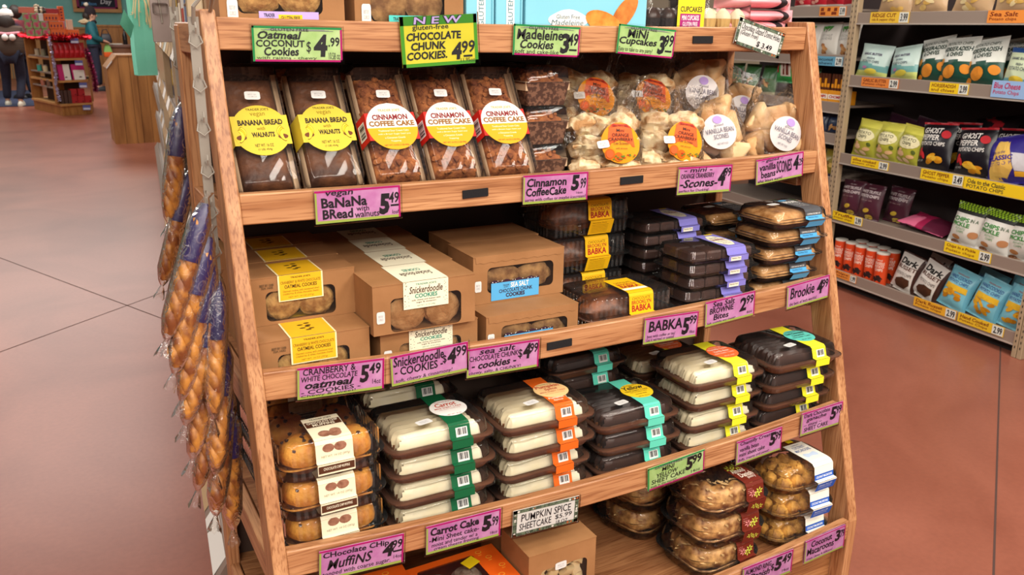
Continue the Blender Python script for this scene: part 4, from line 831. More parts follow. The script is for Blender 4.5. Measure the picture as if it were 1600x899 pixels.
# rotations: rx negative leans the top of the bag back
bag_at(ob[0], .772, .004, LZ+.004, 'bag of cranberry scones with orange label, front left bag', -24, -4, -26, True)
bag_at(ob[1], .930, .006, LZ+.004, 'bag of cranberry scones with orange label, front bag beside the vanilla scones', -24, 5, -24, True)
bag_at(ob[0], .775, .118, LZ+.092, 'bag of cranberry scones with orange label, upper left bag behind', -30, 2, -28)
bag_at(ob[1], .925, .120, LZ+.090, 'bag of cranberry scones with orange label, upper bag behind beside the vanilla scones', -34, 6, -32)
bag_at(ob[0], .765, .135, LZ+.006, 'bag of cranberry scones standing under the upper left bag', -14, 0, -10)
bag_at(ob[1], .925, .135, LZ+.006, 'bag of cranberry scones standing under the upper right bag', -14, 0, -10)
bag_at(vb[0], 1.082, .006, LZ+.003, 'bag of vanilla scones with white label, front bag by the cranberry scones', -28, -12, -22, True)
bag_at(vb[1], 1.225, .012, LZ+.003, 'bag of vanilla scones, front bag against the right post', -22, 22, -26, True)
bag_at(vb[0], 1.082, .112, LZ+.085, 'bag of vanilla scones with white label, topmost of the heap', -20, 4, -28)
bag_at(vb[1], 1.215, .125, LZ+.035, 'bag of vanilla scones leaning behind the front bags', -26, 10, -20)
bag_at(vb[0], 1.075, .150, LZ+.003, 'bag of vanilla scones standing under the topmost one', -10, 0, -10)

# ---------------------------------------------------------------- lowest shelf: bun boxes, star cookies, danish rings, macaroons
ZL = BZ[4]+.0005
ORG = mat('orange_card', '#E2570F', .45, '#EA6618', 6)
ICING = mat('bun_icing', '#B59B86', .5, '#E9DDCB', 18, contrast=(.42, .6))
def bun_box():
    t = thing('bun_box', 'orange cinnamon bun box with window in its lid, on the lowest shelf', 'bun box', (.356, -.196, ZL+.0745), .02, 'orange cinnamon bun boxes')
    wd, dp, ht = .098, .098, .072
    b = MB(); o = [(wd, -dp), (wd, dp), (-wd, dp), (-wd, -dp)]
    b.loft([[(x, y, 0) for x, y in o], [(x, y, ht) for x, y in o]], True, False)
    inn = rrect(-.018, .012, ht, .062, .068, .006); cor = [(wd, dp, ht), (-wd, dp, ht), (-wd, -dp, ht), (wd, -dp, ht)]
    b.add(inn+[cor[i//5] for i in range(20)], [(i, i+20, (i+1) % 20+20, (i+1) % 20) for i in range(20)])
    cb = b.build('carton', ORG, t)
    MB().rect(Plane((-.08, -.056, ht-.001), (.124, 0, 0), (0, .136, 0)), 0, 0, 1, 1).build('window_film', CLEAR, t)
    for i in range(2):
        for j in range(2):
            m = MB(); m.lathe([(.030, .01), (.031, .054), (.024, .062), (.016, .058), (.009, .064), (.003, .060)], 20, 0, (-.05+.064*i, -.02+.066*j, 0)); m.build('cinnamon_bun', ICING, t, True)
    P = Plane((-wd, -dp, ht+.0005), (2*wd, 0, 0), (0, 2*dp, 0)); F = Plane((-wd, -dp-.0005, 0), (2*wd, 0, 0), (0, 0, ht)); lt = MB()
    lt.text('CINNAMON BUNS', P, .10, .10, .74, .19, 0, .03); lt.text('WITH CREAM CHEESE FROSTING', P, .2, .045, .74, .075, 1, .01); lt.text("TRADER JOE'S", P, .2, .2, .4, .215, 2, 0); lt.text('NET WT.', P, .86, .24, .96, .265, 1, 0); lt.text('17.5 OZ (496g)', P, .80, .20, .97, .225, 1, 0)
    for u, v in ((.86, .8), (.92, .62), (.80, .92), (.84, .48), (.06, .7), (.05, .45), (.07, .28), (.9, .36)):
        lt.disc(P, u, v, .035, .028, 2, 12); lt.disc(P.up(.0003), u, v, .026, .019, 3, 12); lt.rect(P.up(.0004), u-.03, v-.06, u+.01, v-.05, 2)
    lt.text('CINNAMON BUNS', F, .1, .4, .9, .7, 0, .03)
    lt.build('lettering', [PM('#F6E3C4'), PM('#F3D9B6'), PM('#F0A032'), PM('#DE5A14')], cb)
    MB().rect(Plane((.018, .040, ht+.001), (.03, .012, 0), (-.008, .026, 0)), 0, 0, 1, 1).build('yellow_sticker', PM('#EBC914'), t)
    return t
bb = bun_box(); dup(bb, (.356, -.196, ZL), .0, 'orange cinnamon bun box underneath another one on the lowest shelf'); dup(bb, (.140, -.190, ZL), .03, 'orange cinnamon bun box at the left end of the lowest shelf'); dup(bb, (.150, -.188, ZL+.0745), -.06, 'upper orange cinnamon bun box at the left end of the lowest shelf')
SHORT = mat('shortbread', '#E2BE82', .7, '#F4DCAC', 20, bump=.3, bscale=80)
def lab_star(t, wd, dp, ht):
    lb = MB().rect(Plane((-.01, -.0014, .040), (.055, 0, 0), (0, 0, .030)), 0, 0, 1, 1).build('red_label', PM('#A8201E'), t)
    MB().text('COOKIES', Plane((-.01, -.0018, .040), (.055, 0, 0), (0, 0, .030)), .15, .4, .85, .7, 0, .02).build('lettering', PM('#F0DFC0'), lb)
    sticker(t, Plane((-.018, -.0014, .158), (.026, 0, .001), (0, 0, .016)), 0, 0, 1, 1)
sbx = kraft_box('brown card box with window full of star-shaped cookies', 'cookie box', None, .156, .115, .206, (-.050, .058, .014, .166), SHORT, 0, lab_star)
sbx.location = (.536, -.243, ZL); sbx.rotation_euler = (0, 0, .0)
rr = random.Random(5)
for i in range(4):
    for j in range(6):
        cx, cz = -.040+.028*i+rr.uniform(-.004, .004), .034+.025*j+rr.uniform(-.004, .004); T_ = Matrix.Translation((cx, .0125+rr.uniform(0, .008), cz)) @ Matrix.Rotation(rr.uniform(-.5, .5), 4, 'X') @ Matrix.Rotation(rr.uniform(0, 6), 4, 'Y')
        ring = lambda y, s_: [tuple(T_ @ Vector((math.cos(k*PI/5)*s_*(.018 if k % 2 == 0 else .0115), y, math.sin(k*PI/5)*s_*(.018 if k % 2 == 0 else .0115)))) for k in range(10)]
        MB().loft([ring(-.006, .8), ring(-.004, 1), ring(.004, 1), ring(.006, .8)]).build('star_cookie', SHORT, sbx, 60)
dup(sbx, (.55, -.123, ZL), 0, 'brown card box standing behind the star cookie box')
DAN = mat('danish_pastry', '#7E4818', .5, '#D8A460', 55, bump=.8, bscale=60)
ALM = mat('almond_flake', '#E0BC82', .6)
def danish():
    t = thing('danish_pack', '', 'packaged pastry', group='clear almond danish packs')
    hw, hd, H = .100, .092, .0745
    clam(t, hw, hd, .034, H, .04, 0, .010, .009, .016)
    def ring(u, v):
        a, b = u*2*PI, v*2*PI; R, r0 = 1, .42; bump_ = .06*noise.noise(Vector((math.cos(a)*3, math.sin(a)*3, v*5)))+.05*math.sin(a*9+b)
        k = R+(r0+bump_)*math.cos(b); return (k*math.cos(a)*.060, k*math.sin(a)*.054, .036+.034*(r0+bump_)*2.0*math.sin(b)*1.05)
    MB().grid(ring, 54, 16).build('danish_ring', DAN, t, True)
    al = MB(); rr = random.Random(4)
    for k in range(110):
        u, v = rr.random(), rr.uniform(-.08, .42); p = Vector(ring(u, v)); p += Vector((math.cos(v*2*PI)*math.cos(u*2*PI), math.cos(v*2*PI)*math.sin(u*2*PI), math.sin(v*2*PI)))*.0025; a = rr.uniform(0, 6); c, s_ = math.cos(a)*.007, math.sin(a)*.007
        al.add([p+Vector((c, s_, .003)), p+Vector((-s_*.55, c*.55, .004)), p+Vector((-c, -s_, .003)), p+Vector((s_*.55, -c*.55, .004))], [(0, 1, 2, 3)])
    al.build('almond_flakes', ALM, t)['kind'] = 'stuff'
    BRN = PM('#6B2213'); bd, sg = strip(t, 'paper_label', clam_prof(hd, .034, H, .009, .010, .016, (-hd+.004, .006), -.01), .012, .064, BRN)
    lt = MB(); TP, F, LW = sg[6].up(.0003), sg[3].up(.0003), sg[0].up(.0003)
    lt.text('Almond', TP, .1, .56, .82, .86, 0, .01, .15); lt.text('Danish', TP, .22, .22, .95, .52, 0, .01, .15); lt.text('pastry', TP, .45, .02, .9, .2, 0, 0, .15)
    for P_, u, v, m_ in ((TP, .25, .95, 1), (TP, .6, .98, 1), (F, .36, .42, 2), (F, .74, .50, 1), (F, .62, .28, 1), (LW, .4, .6, 1), (LW, .7, .4, 1)):
        for k in range(6):
            a = k*PI/3+.3; lt.fan(P_, [(u+.13*math.cos(a)+.09*math.cos(a+q)*(1 if q in (0, PI) else .4), v+.16*math.sin(a)+.13*math.sin(a+q)*(1 if q in (0, PI) else .4)) for q in (0, PI/2, PI, 3*PI/2)], m_)
    for i in range(3): lt.text('NET WT. 14 OZ' if i == 1 else 'almond filled ring', F, .08, .5+.14*i, .34, .58+.14*i, 2, 0)
    lt.build('lettering', [PM('#F1E4D2'), PM('#C9D24A'), PM('#E08D8D')], bd)
    return t
dn = danish(); place_stack(dn, 3, .975, -.178, ZL, .0747, 'almond danish pack with brown flowered label, {o} of the front stack', 11, .006, 4, lean=(.006, -.001))
for k in range(2): dup(dn, (.93, .025, ZL+k*.0747), .3, 'almond danish pack in the shade behind, %s one' % ('lower', 'upper')[k])
MAC = mat('macaroon', '#7E4C14', .7, '#D9A040', 34, bump=1, bscale=80)
def macaroon():
    t = thing('macaroon_pack', '', 'packaged macaroons', group='clear coconut macaroon packs')
    hw, hd, H = .100, .084, .069
    clam(t, hw, hd, .028, H, .045, 0, .010, .012, .022)
    k = 0
    for i, j, l in [(i, j, 0) for i in range(4) for j in range(3)]+[(i+.4, j+.4, 1) for i in range(3) for j in range(2)]:
        k += 1; MB().blob((-.056+.037*i, -.038+.037*j, .018+.024*l), .020, .020, .018, k, .25, 14, 9, 3).build('macaroon', MAC, t, True)
    bd, sg = strip(t, 'paper_label', clam_prof(hd, .028, H, .012, .010, .022, (-hd+.006, .004), .028), .004, .066, PM('#EFEBDD'))
    lt = MB(); TP, F, S2, LW = sg[6].up(.0003), sg[3].up(.0003), sg[1].up(.0003), sg[0].up(.0003)
    lt.text("TRADER JOE'S", TP, .3, .86, .7, .92, 0, 0); lt.text('COCONUT', TP, .2, .68, .8, .82, 0, .01); lt.text('MACAROONS', TP, .12, .5, .88, .64, 0, .01)
    for q in range(5): lt.fan(TP, [(.5+.34*math.cos(a), .26+.12*math.sin(a)+.05*math.sin(3*a+q)) for a in [k_*PI/8 for k_ in range(16)]], 2) if q == 0 else None
    lt.rect(F, 0, 0, 1, .42, 1); lt.text('COCONUT MACAROONS', F.up(.0002), .08, .12, .92, .3, 3, .02)
    lt.rect(LW, 0, 0, 1, 1, 1); lt.text('Nutrition Facts 120', LW.up(.0002), .12, .6, .8, .8, 3, 0); lt.rect(LW.up(.0002), .1, .3, .8, .32, 3); lt.rect(LW.up(.0002), .1, .45, .8, .47, 3)
    lt.build('lettering', [PM('#2A4F96'), PM('#2457B4'), PM('#BFD0E6'), PM('#EEF1F4')], bd)
    MB().rect(Plane((.030, .035, H+.0008), (.018, 0, 0), (0, .014, 0)), 0, 0, 1, 1).build('yellow_sticker', PM('#EBC914'), t)
    return t
mc = macaroon(); place_stack(mc, 3, 1.198, -.188, ZL, .0692, 'coconut macaroon pack with white and blue label, {o} of the front stack', 12, .002, 3, lean=(.0, -.004))
for k in range(4): dup(mc, (1.185, -.012, ZL+k*.0692), .12*(k % 2)-.06, 'coconut macaroon pack, %s of the rear stack' % stack_ord(3-k, 4))

# ---------------------------------------------------------------- on top of the rack
Z0T = BZ[0]+.0005; G0 = 'boxes along the top of the rack'
def lab_top(col, l1):
    def f(t, wd, dp, ht):
        P = Plane((-.042, -.0014, .006), (.100, 0, 0), (0, 0, .016)); lb = MB().rect(P, 0, 0, 1, 1).build('paper_label', PM(col), t)
        lt = MB(); Q = P.up(.0003); lt.text('TRADER', Q, .08, .45, .26, .8, 0, .02); lt.text("JOE'S", Q, .1, .1, .24, .36, 0, .01); lt.rect(Q, .32, .08, .72, .7, 1); lt.text(l1, Q.up(.0003), .36, .2, .68, .56, 0, .02); lt.build('lettering', [PM('#2A2430'), PM('#E9C21A')], lb)
        sticker(t, Plane((-wd/2+.012, -.0014, .006), (.017, 0, 0), (0, 0, .034)), 0, 0, 1, 1)
    return f
b1 = kraft_box('brown card box with lilac label above the oatmeal coconut sign', 'cookie box', G0, .208, .115, .090, (-.075, .066, .018, .078), CK_OAT, 2, lab_top('#B9A3DA', 'GLUTEN FREE')); b1.location = (.118, .024, Z0T)
b2 = kraft_box('brown card box behind the yellow new sign', 'cookie box', G0, .208, .115, .090, (-.075, .066, .010, .078), CK_SEA, 2, lab_top('#4FC4BC', 'GLUTEN FREE')); b2.location = (.345, .026, Z0T)
SKY = mat('sky_blue_card', '#7CC3D6', .45, '#86CADC', 5); WHT = PM('#EFEAE4')
def mad_box(lab, x, wd, spine):
    t = thing('madeleine_box', lab, 'cookie box', (x, .03, Z0T), 0, 'light blue madeleine boxes')
    MB().box(-wd/2, wd/2, 0, .30 if spine else .052, 0, .20, c=.001).build('carton', SKY, t)
    P = Plane((-wd/2, -.0006, 0), (wd, 0, 0), (0, 0, .20)); lt = MB()
    if spine:
        lt.rect(P, .38, 0, .68, .6, 0); lt.text('GLUTEN FREE', Plane(P(.62, .03), (0, 0, .09), (-wd*.18, 0, 0)).up(.0004), 0, 0, 1, 1, 1, .01); lt.rect(P, .9, 0, .93, 1, 2)
        lt.build('print', [WHT, PM('#5E8C98'), PM('#4E9CB4')], t)
    else:
        ox, oy = .34, .10
        pts = [(.34+.155*math.cos(a)*(1+.06*math.cos(4*a)), .105+.095*math.sin(a)*(1+.05*math.cos(4*a))) for a in [k*PI/16 for k in range(32)]]
        lt.fan(P, pts, 0); Q = P.up(.0004); lt.text('Gluten Free', Q, .24, .115, .43, .155, 1, 0); lt.text('Madeleine', Q, .20, .055, .46, .105, 1, 0, .2)
        for u, v, a, s_, m_ in ((.232, .036, .85, 1, 3), (.182, .017, -.3, 1.05, 2)):
            pts = [((u+s_*(.044*math.cos(k*PI/12)*math.cos(a)-.020*math.sin(k*PI/12)*math.sin(a)))/wd, max(.001, v+s_*(.044*math.cos(k*PI/12)*math.sin(a)+.020*math.sin(k*PI/12)*math.cos(a)))/.20) for k in range(24)]
            lt.fan(Q if m_ == 3 else Q.up(.0004), pts, m_)
        lt.build('print', [WHT, PM('#4A6B76'), mat('madeleine_print', '#C9701C', .45, '#E39A3C', 40), mat('madeleine_print_dark', '#B05E1A', .45, '#D08236', 40)], t)
    return t
mad_box('light blue cookie box standing spine out, nearest the new sign', .486, .058, True); mad_box('light blue cookie box standing spine out, beside the madeleine front', .548, .058, True); mad_box('light blue madeleine cookie box facing forward with two painted madeleines', .727, .288, False)
FUDC = mat('cupcake_paper', '#241A1A', .8, bump=.5, bscale=200)
def cupcakes(lab, x, cake):
    t = thing('cupcake_pack', lab, 'packaged cupcakes', (x, .095, Z0T), 0, 'cupcake packs on top of the rack')
    clam(t, .075, .07, .012, .075, .012, 0, .003, .004, .008)
    for i in range(3):
        for j in range(3):
            cx, cy = -.043+.043*i, -.042+.042*j; m = MB(); n = 24
            m.loft([[(cx+(r0+.0012*(k % 2))*math.cos(2*PI*k/n), cy+(r0+.0012*(k % 2))*math.sin(2*PI*k/n), z) for k in range(n)] for r0, z in ((.015, .003), (.0185, .028))]); cu = m.build('cupcake', FUDC if cake == 0 else mat('cupcake_pale', '#D9B06A', .7), t)
            MB().lathe([(.019, .028), (.019, .034), (.013, .043), (.004, .050)], 14, 0, (cx, cy, 0)).build('icing', CHOC if cake == 0 else CREAM, cu, True)
    return t
c1 = cupcakes('clear pack of dark cupcakes beside the madeleine box', .948, 0); c2 = cupcakes('clear pack of pale iced cupcakes beside the pink bags', 1.102, 1); c1.scale = c2.scale = (.98, .9, 1)
YB_ = MB(); P = Plane((-.047, -.068, .0), (.075, 0, 0), (0, 0, .075)); lb = MB().rect(P, 0, .02, 1, 1).build('paper_label', PM('#E8D52A'), c1); lb.location = (.055, 0, 0)
lt = MB(); lt.rect(P.up(.0004), .1, .1, .86, .5, 0); lt.text('MINI CUPCAKES', P.up(.0008), .16, .32, .8, .46, 1, .02); lt.text('GLUTEN FREE', P.up(.0008), .2, .16, .76, .28, 1, .01); lt.text('CUPCAKES', P.up(.0004), .1, .55, .9, .7, 2, .02); lt.build('lettering', [PM('#A3246E'), PM('#F2E6EC'), PM('#3A3428')], lb)
PNK = mat('pink_wrapper', '#EE9CA4', .35, '#F2ABB2', 10)
def pillow(t, name, w_, h_, d_, mats, seed, cr=.004, nu=22, nv=22, zone=None, seal=.06, crimp=True):
    """a filled film bag lying in x-z with its belly toward -y"""
    def f(u, v, sgn):
        x, z = (u-.5)*w_, v*h_
        k = max(0, math.sin(PI*u))**.6*max(0, math.sin(PI*min(1, max(0, (v-seal)/(1-2*seal)))))**.55
        pin = 1-.07*math.sin(PI*v)**.8 if crimp else 1
        n_ = noise.noise(Vector((x*22+seed*5, z*18, sgn*4)))+.5*noise.noise(Vector((x*50+seed*3, z*40, sgn)))
        return (x*pin, sgn*d_*k+cr*n_*(.3+.7*k), z)
    b = MB()
    o = len(b.v); b.grid(lambda u, v: f(u, v, -1), nu, nv); b.grid(lambda u, v: f(1-u, v, 1), nu, nv)
    if zone: b.m = [zone(((i % (nu*nv)) % nu+.5)/nu, ((i % (nu*nv))//nu+.5)/nv) for i in range(len(b.f))]
    ob_ = b.build(name, mats, t, 75)
    def S(u, v, e=.0):
        return (lambda p: (p[0], p[1]-e, p[2]))(f(u, v, -1))
    return ob_, S
DOT = PM('#2A2024')
for k, (z, x, lab) in enumerate(((.0, 1.205, 'pink wrapped donut hole bag, lowest of the pile'), (.022, 1.225, 'pink wrapped donut hole bag, middle of the pile'), (.052, 1.215, 'pink wrapped donut hole bag, topmost of the pile'))):
    t = thing('donut_bag', lab, 'snack bag', (x, .085, Z0T+z+.014), 0, 'pink donut hole bags piled on the rack', (0, PI/2, 0))
    ob_, S = pillow(t, 'wrapper', .030 if k else .026, .235, .055, [PNK, DOT], k+2, .004, 10, 30, lambda u, v: 1 if (.66 < v < .80) else 0, .05)
    t.rotation_euler = (0, PI/2, .0); t.location.x = x-.117

# ---------------------------------------------------------------- steel snack shelving on the right
AA = .099; TV = Vector((math.sin(AA), math.cos(AA), 0)); NV = Vector((math.cos(AA), -math.sin(AA), 0)); RA = -(PI/2+AA)
def tcz(t, c, z): p = TV*t+NV*c; return (p.x, p.y, z)
STEEL = mat('beige_steel', '#9C8C80', .4, metal=.3); STEELD = mat('beige_steel_deck', '#8C7D72', .5); UPR = mat('upright_tan', '#B09A7C', .45, metal=.2); SLOT = mat('slot_dark', '#1B1614', .8)
BACKP = mat('back_dark', '#3A2E2E', .8)
gon = thing('snack_shelving', 'beige steel shelving unit holding chip bags at the right', 'shelving', tcz(0, 3.4, 0), RA)
# in this frame x = -t, y = depth behind the shelf edge
def gx(t): return -t
DEC = [1.503, 1.183, .765, .437, .115]; DECL = [1.54, 1.283, 1.03, .86, .62, .38, .115]
def deck(t0, t1, z):
    o = MB().box(gx(t1), gx(t0), .004, .40, z-.03, z-.018).build('shelf', STEELD, gon)
    MB().box(gx(t1), gx(t0), 0, .012, z-.058, z, c=.002).build('shelf_edge', STEEL, o)
    MB().box(gx(t1), gx(t0), -.004, .0, z-.0615, z-.055).build('shelf_lip', mat('lip_light', '#C9BDB2', .3, metal=.4), o)
for z in DEC: deck(.955, 2.155, z)
for z in DECL: deck(2.205, 3.40, z)
for z in DEC[:3]: deck(-.30, .905, z)
MB().box(gx(3.42), gx(-.30), .40, .41, 0, 2.0).build('back_panel', BACKP, gon)
MB().box(gx(3.42), gx(.94), .06, .07, 0, .06).build('kick_plate', SLOT, gon)
for t in (.943, .917, 2.193, 2.167, 3.42):
    u = MB().box(gx(t)-.0115, gx(t)+.0115, -.006, .03, 0, 1.86, c=.002).build('upright', UPR, gon)
    s_ = MB()
    for k in range(66):
        for dx in ((-.0,) if 1 else ()):
            z = .05+k*.0275; s_.add([(gx(t)+dx+.0028*math.cos(a*PI/4), -.0065, z+(.0065 if k % 1 == 0 else .004)*math.sin(a*PI/4)*1.1) for a in range(8)], [tuple(range(7, -1, -1))])
    s_.build('slots', SLOT, u)['kind'] = 'stuff'

# ---------------------------------------------------------------- bags of chips and snacks
def snack(name, lab, cat, group, w_, h_, d_, cols, zone, prints, seed, t, c, z, tilt=-10, roll=0, yaw=0, cr=.004):
    o = thing(name, lab, cat, tcz(t, c+.022, z), 0, group, (math.radians(tilt), math.radians(roll), RA+math.radians(yaw)))
    ms = [mat('film_'+h.strip('#'), h, .28) for h in cols]
    ob_, S = pillow(o, 'bag', w_, h_, d_, ms, seed, cr, 20, 24, zone)
    if prints:
        pal = []; pr = MB()
        for i, p in enumerate(prints):
            e = .0022+.0004*(i % 4)
            Q = lambda u, v, e=e: S(u, v, e)
            colr = p[-1] if p[0] != 't' else p[6]
            if colr not in pal: pal.append(colr)
            mi = pal.index(colr)
            if p[0] == 't': pr.text(p[1], Q, p[2], p[3], p[4], p[5], mi, p[7] if len(p) > 7 else .02)
            elif p[0] == 'e':
                _, u, v, ru, rv, an, col_ = p; n = 14
                pts = [(u+ru*math.cos(k*2*PI/n)*math.cos(an)-rv*math.sin(k*2*PI/n)*math.sin(an), v+ru*math.cos(k*2*PI/n)*math.sin(an)*w_/h_+rv*math.sin(k*2*PI/n)*math.cos(an)) for k in range(n)]
                pr.dfan(Q, [(min(.97, max(.03, a)), min(.97, max(.03, b))) for a, b in pts], mi, 3, 1)
            elif p[0] == 'p': pr.dfan(Q, p[1], mi)
        pr.build('print', [PM(h) for h in pal], ob_, False)
    return o
CHIP = ['#D99A1E', '#E8B93A', '#C98416']
def chips(u, v, s_, n, col, seed):
    r = random.Random(seed); return [('e', u+r.uniform(-s_, s_), v+r.uniform(-s_, s_)*.6, .12*r.uniform(.8, 1.2), .05*r.uniform(.8, 1.2), r.uniform(-.6, .6), col[i % len(col)]) for i in range(n)]
GC = 'chip bags on the steel shelves'
def garlic(i, t, lab, cols=('#B9CFC9', '#6FA3A0', '#C7CF7A'), z=None, **k):
    return snack('chip_bag', lab, 'chip bag', GC, .195, .178, .045, cols, lambda u, v: 0 if v > .42+.05*math.sin(u*6) else (1 if v > .2 else 2), [('t', 'GARLIC BUTTER', .2, .66, .8, .73, '#4A3C5C', .03), ('t', 'IRISH', .38, .54, .62, .60, '#3B4A58', .01), ('t', 'POTATO CHIPS', .22, .44, .78, .51, '#3B4A58', .01), ('e', .55, .2, .2, .08, .1, '#DCCB4E'), ('e', .35, .3, .08, .04, .1, '#B37BA8')], 3+i, t, 3.44, z or DEC[1]-.017, **k)
garlic(0, 2.075, 'teal and white garlic chip bag next to the upright', roll=4, yaw=8)
garlic(1, 1.855, 'teal and white garlic chip bag leaning beside the green horseradish bags', roll=-8, yaw=-6)
snack('chip_bag', 'purple chip bag lying behind the garlic chips', 'chip bag', GC, .2, .15, .05, ('#3A2A56', '#6E8A4A'), lambda u, v: 1 if .3 < u < .6 else 0, [], 15, 1.96, 3.6, DEC[1]+.02, -40, 12)
HP = lambda s: [('t', 'POTATO CHIPS', .14, .82, .86, .89, '#2A4038', .0), ('t', 'HORSERADISH', .08, .68, .92, .78, '#1F3A32', .025), ('t', '& CHIVES', .26, .57, .74, .66, '#1F3A32', .025), ('e', .40, .26, .20, .13, .3, '#D98A2E'), ('e', .84, .30, .13, .10, -.3, '#D98A2E'), ('e', .1, .46, .12, .07, .6, '#E09A40'), ('e', .12, .14, .1, .06, .2, '#C97A22')]
for i, (t, lab, r) in enumerate(((1.685, 'green and white horseradish chip bag, leftmost of three', -10), (1.545, 'green and white horseradish chip bag, middle of three', -5), (1.385, 'green and white horseradish chip bag, rightmost of three', -9))):
    snack('chip_bag', lab, 'chip bag', GC, .195, .225, .046, ('#D9DCD4', '#1E4A3D'), lambda u, v: 0 if v > .50-.12*abs(u-.5) else 1, HP(i), 20+i, t, 3.44+.02*(i == 0), DEC[1]-.017, -12, r)
snack('chip_bag', 'pale green blue cheese chip bag above the blue sign', 'chip bag', GC, .17, .18, .04, ('#C6D2B0', '#2A4E8A', '#6FA3A8'), lambda u, v: 1 if v > .86 else (2 if v < .25 else 0), [('t', 'CARAMEL BLUE CHEESE', .15, .70, .85, .76, '#3A4458', .02), ('t', 'IRISH', .4, .56, .6, .62, '#3A4458', .01), ('t', 'POTATO CHIPS', .2, .44, .8, .53, '#3A4458', .01), ('e', .5, .22, .22, .09, 0, '#D9B93A')], 31, 1.215, 3.44, DEC[1]-.017, -10, 3)
snack('chip_bag', 'pale green blue cheese chip bag in the near corner', 'chip bag', GC, .17, .18, .04, ('#C6D2B0', '#2A4E8A', '#6FA3A8'), lambda u, v: 1 if v > .86 else (2 if v < .25 else 0), [], 32, 1.05, 3.45, DEC[1]-.017, -10, 3)
for i, (t, r, lab) in enumerate(((1.99, 4, 'tan kettle chip bag on the top shelf, beside the upright'), (1.77, -8, 'tan kettle chip bag on the top shelf, second from the upright'), (1.53, 5, 'tan kettle chip bag on the top shelf, in the middle'), (1.30, -4, 'tan kettle chip bag on the top shelf, toward the right edge'), (1.08, 3, 'tan kettle chip bag on the top shelf, in the near corner'))):
    snack('chip_bag', lab, 'chip bag', GC, .22, .20, .05, ('#C4A27C', '#D8C4A4'), lambda u, v: 1 if v > .5 else 0, chips(.5, .25, .25, 6, ['#E2C078', '#D9AE5C', '#EED9A6'], 40+i), 40+i, t, 3.455, DEC[0]-.017, -10, r)
OL = lambda: [('e', .5, .58, .40, .17, 0, '#D9D2A8'), ('t', 'POTATO', .22, .60, .78, .68, '#5C5A44', .02), ('t', 'CHIPS', .32, .50, .68, .58, '#5C5A44', .02), ('t', 'RIDGE CUT', .3, .72, .7, .76, '#6B6640', .0)]+chips(.5, .24, .22, 6, ['#DDB58C', '#E4C39C', '#D3A878'], 3)+[('e', .2, .36, .07, .05, .5, '#4E5A20'), ('e', .8, .36, .07, .05, -.5, '#4E5A20')]
for i, (t, r, lab) in enumerate(((2.06, 3, 'olive green potato chip bag, leftmost of three'), (1.90, 0, 'olive green potato chip bag, middle of three'), (1.765, 6, 'olive green potato chip bag, beside the black ghost pepper bags'))):
    snack('chip_bag', lab, 'chip bag', GC, .17, .205, .048, ('#A8A63A', '#C9C452'), lambda u, v: 1 if v > .80 else 0, OL(), 50+i, t, 3.445, DEC[2]-.017, -10, r)
for i, (t, z, lab) in enumerate(((2.05, .06, 'dark plum snack bag behind the olive chip bags, left one'), (1.86, .05, 'dark plum snack bag behind the olive chip bags, right one'))):
    snack('chip_bag', lab, 'chip bag', GC, .21, .22, .05, ('#3A1E2E',), None, [('t', 'POTATO CHIPS', .2, .5, .8, .62, '#6B6A50', .02)], 58+i, t, 3.62, DEC[2]-.01, -14, 10)
GP = lambda s: [('t', 'GHOST', .14, .76, .70, .88, '#E2DED8', .02), ('t', 'PEPPER', .14, .62, .70, .73, '#E2DED8', .02), ('t', 'POTATO CHIPS', .14, .50, .86, .58, '#E2DED8', .01), ('e', .82, .75, .12, .08, -.4, '#B3202A'), ('e', .2, .36, .05, .10, -.4, '#B3202A'), ('e', .28, .30, .05, .09, .5, '#C42A30')]+chips(.62, .2, .15, 6, CHIP, s)+[('t', 'HOT! HOT!', .1, .16, .3, .2, '#C9C4BC', 0)]
for i, (t, r, lab) in enumerate(((1.60, -4, 'black ghost pepper chip bag beside the olive bags'), (1.375, -6, 'black ghost pepper chip bag beside the purple classic bag'))):
    snack('chip_bag', lab, 'chip bag', GC, .205, .235, .045, ('#16131A', '#B3202A'), lambda u, v: 1 if v > .94 else 0, GP(i), 60+i, t, 3.445, DEC[2]-.017, -10, r)
snack('chip_bag', 'black and red chip bag lying on top behind the ghost pepper bags', 'chip bag', GC, .26, .2, .05, ('#1A151A', '#A3202A'), lambda u, v: 1 if abs(u-.5+.2*math.sin(v*8)) < .1 else 0, [], 65, 1.45, 3.6, DEC[2]+.09, -35, -10)
CL = [('p', [(.12, .12), (.46, .06), (.66, .3), (.6, .62), (.5, .94), (.3, .95), (.22, .6), (.1, .3)], '#DDB45A'), ('p', [(.68, .25), (.96, .2), (.96, .55), (.62, .62)], '#C9C6CC'), ('t', 'Ode to the', .16, .62, .5, .68, '#3A2A7A', .0), ('t', 'CLASSIC', .08, .48, .66, .58, '#3A2A8A', .03), ('t', 'POTATO CHIPS', .1, .38, .66, .45, '#3A2A8A', .01), ('p', [(.66, .14), (.95, .1), (.95, .2), (.68, .24)], '#E0A52A')]
snack('chip_bag', 'purple classic potato chip bag with yellow potato print', 'chip bag', GC, .25, .225, .05, ('#2E2382',), None, CL, 66, 1.165, 3.445, DEC[2]-.017, -10, -14)
snack('chip_bag', 'purple classic potato chip bag cut by the photo edge', 'chip bag', GC, .25, .225, .05, ('#2E2382',), None, CL, 67, .99, 3.45, DEC[2]-.017, -10, -8)
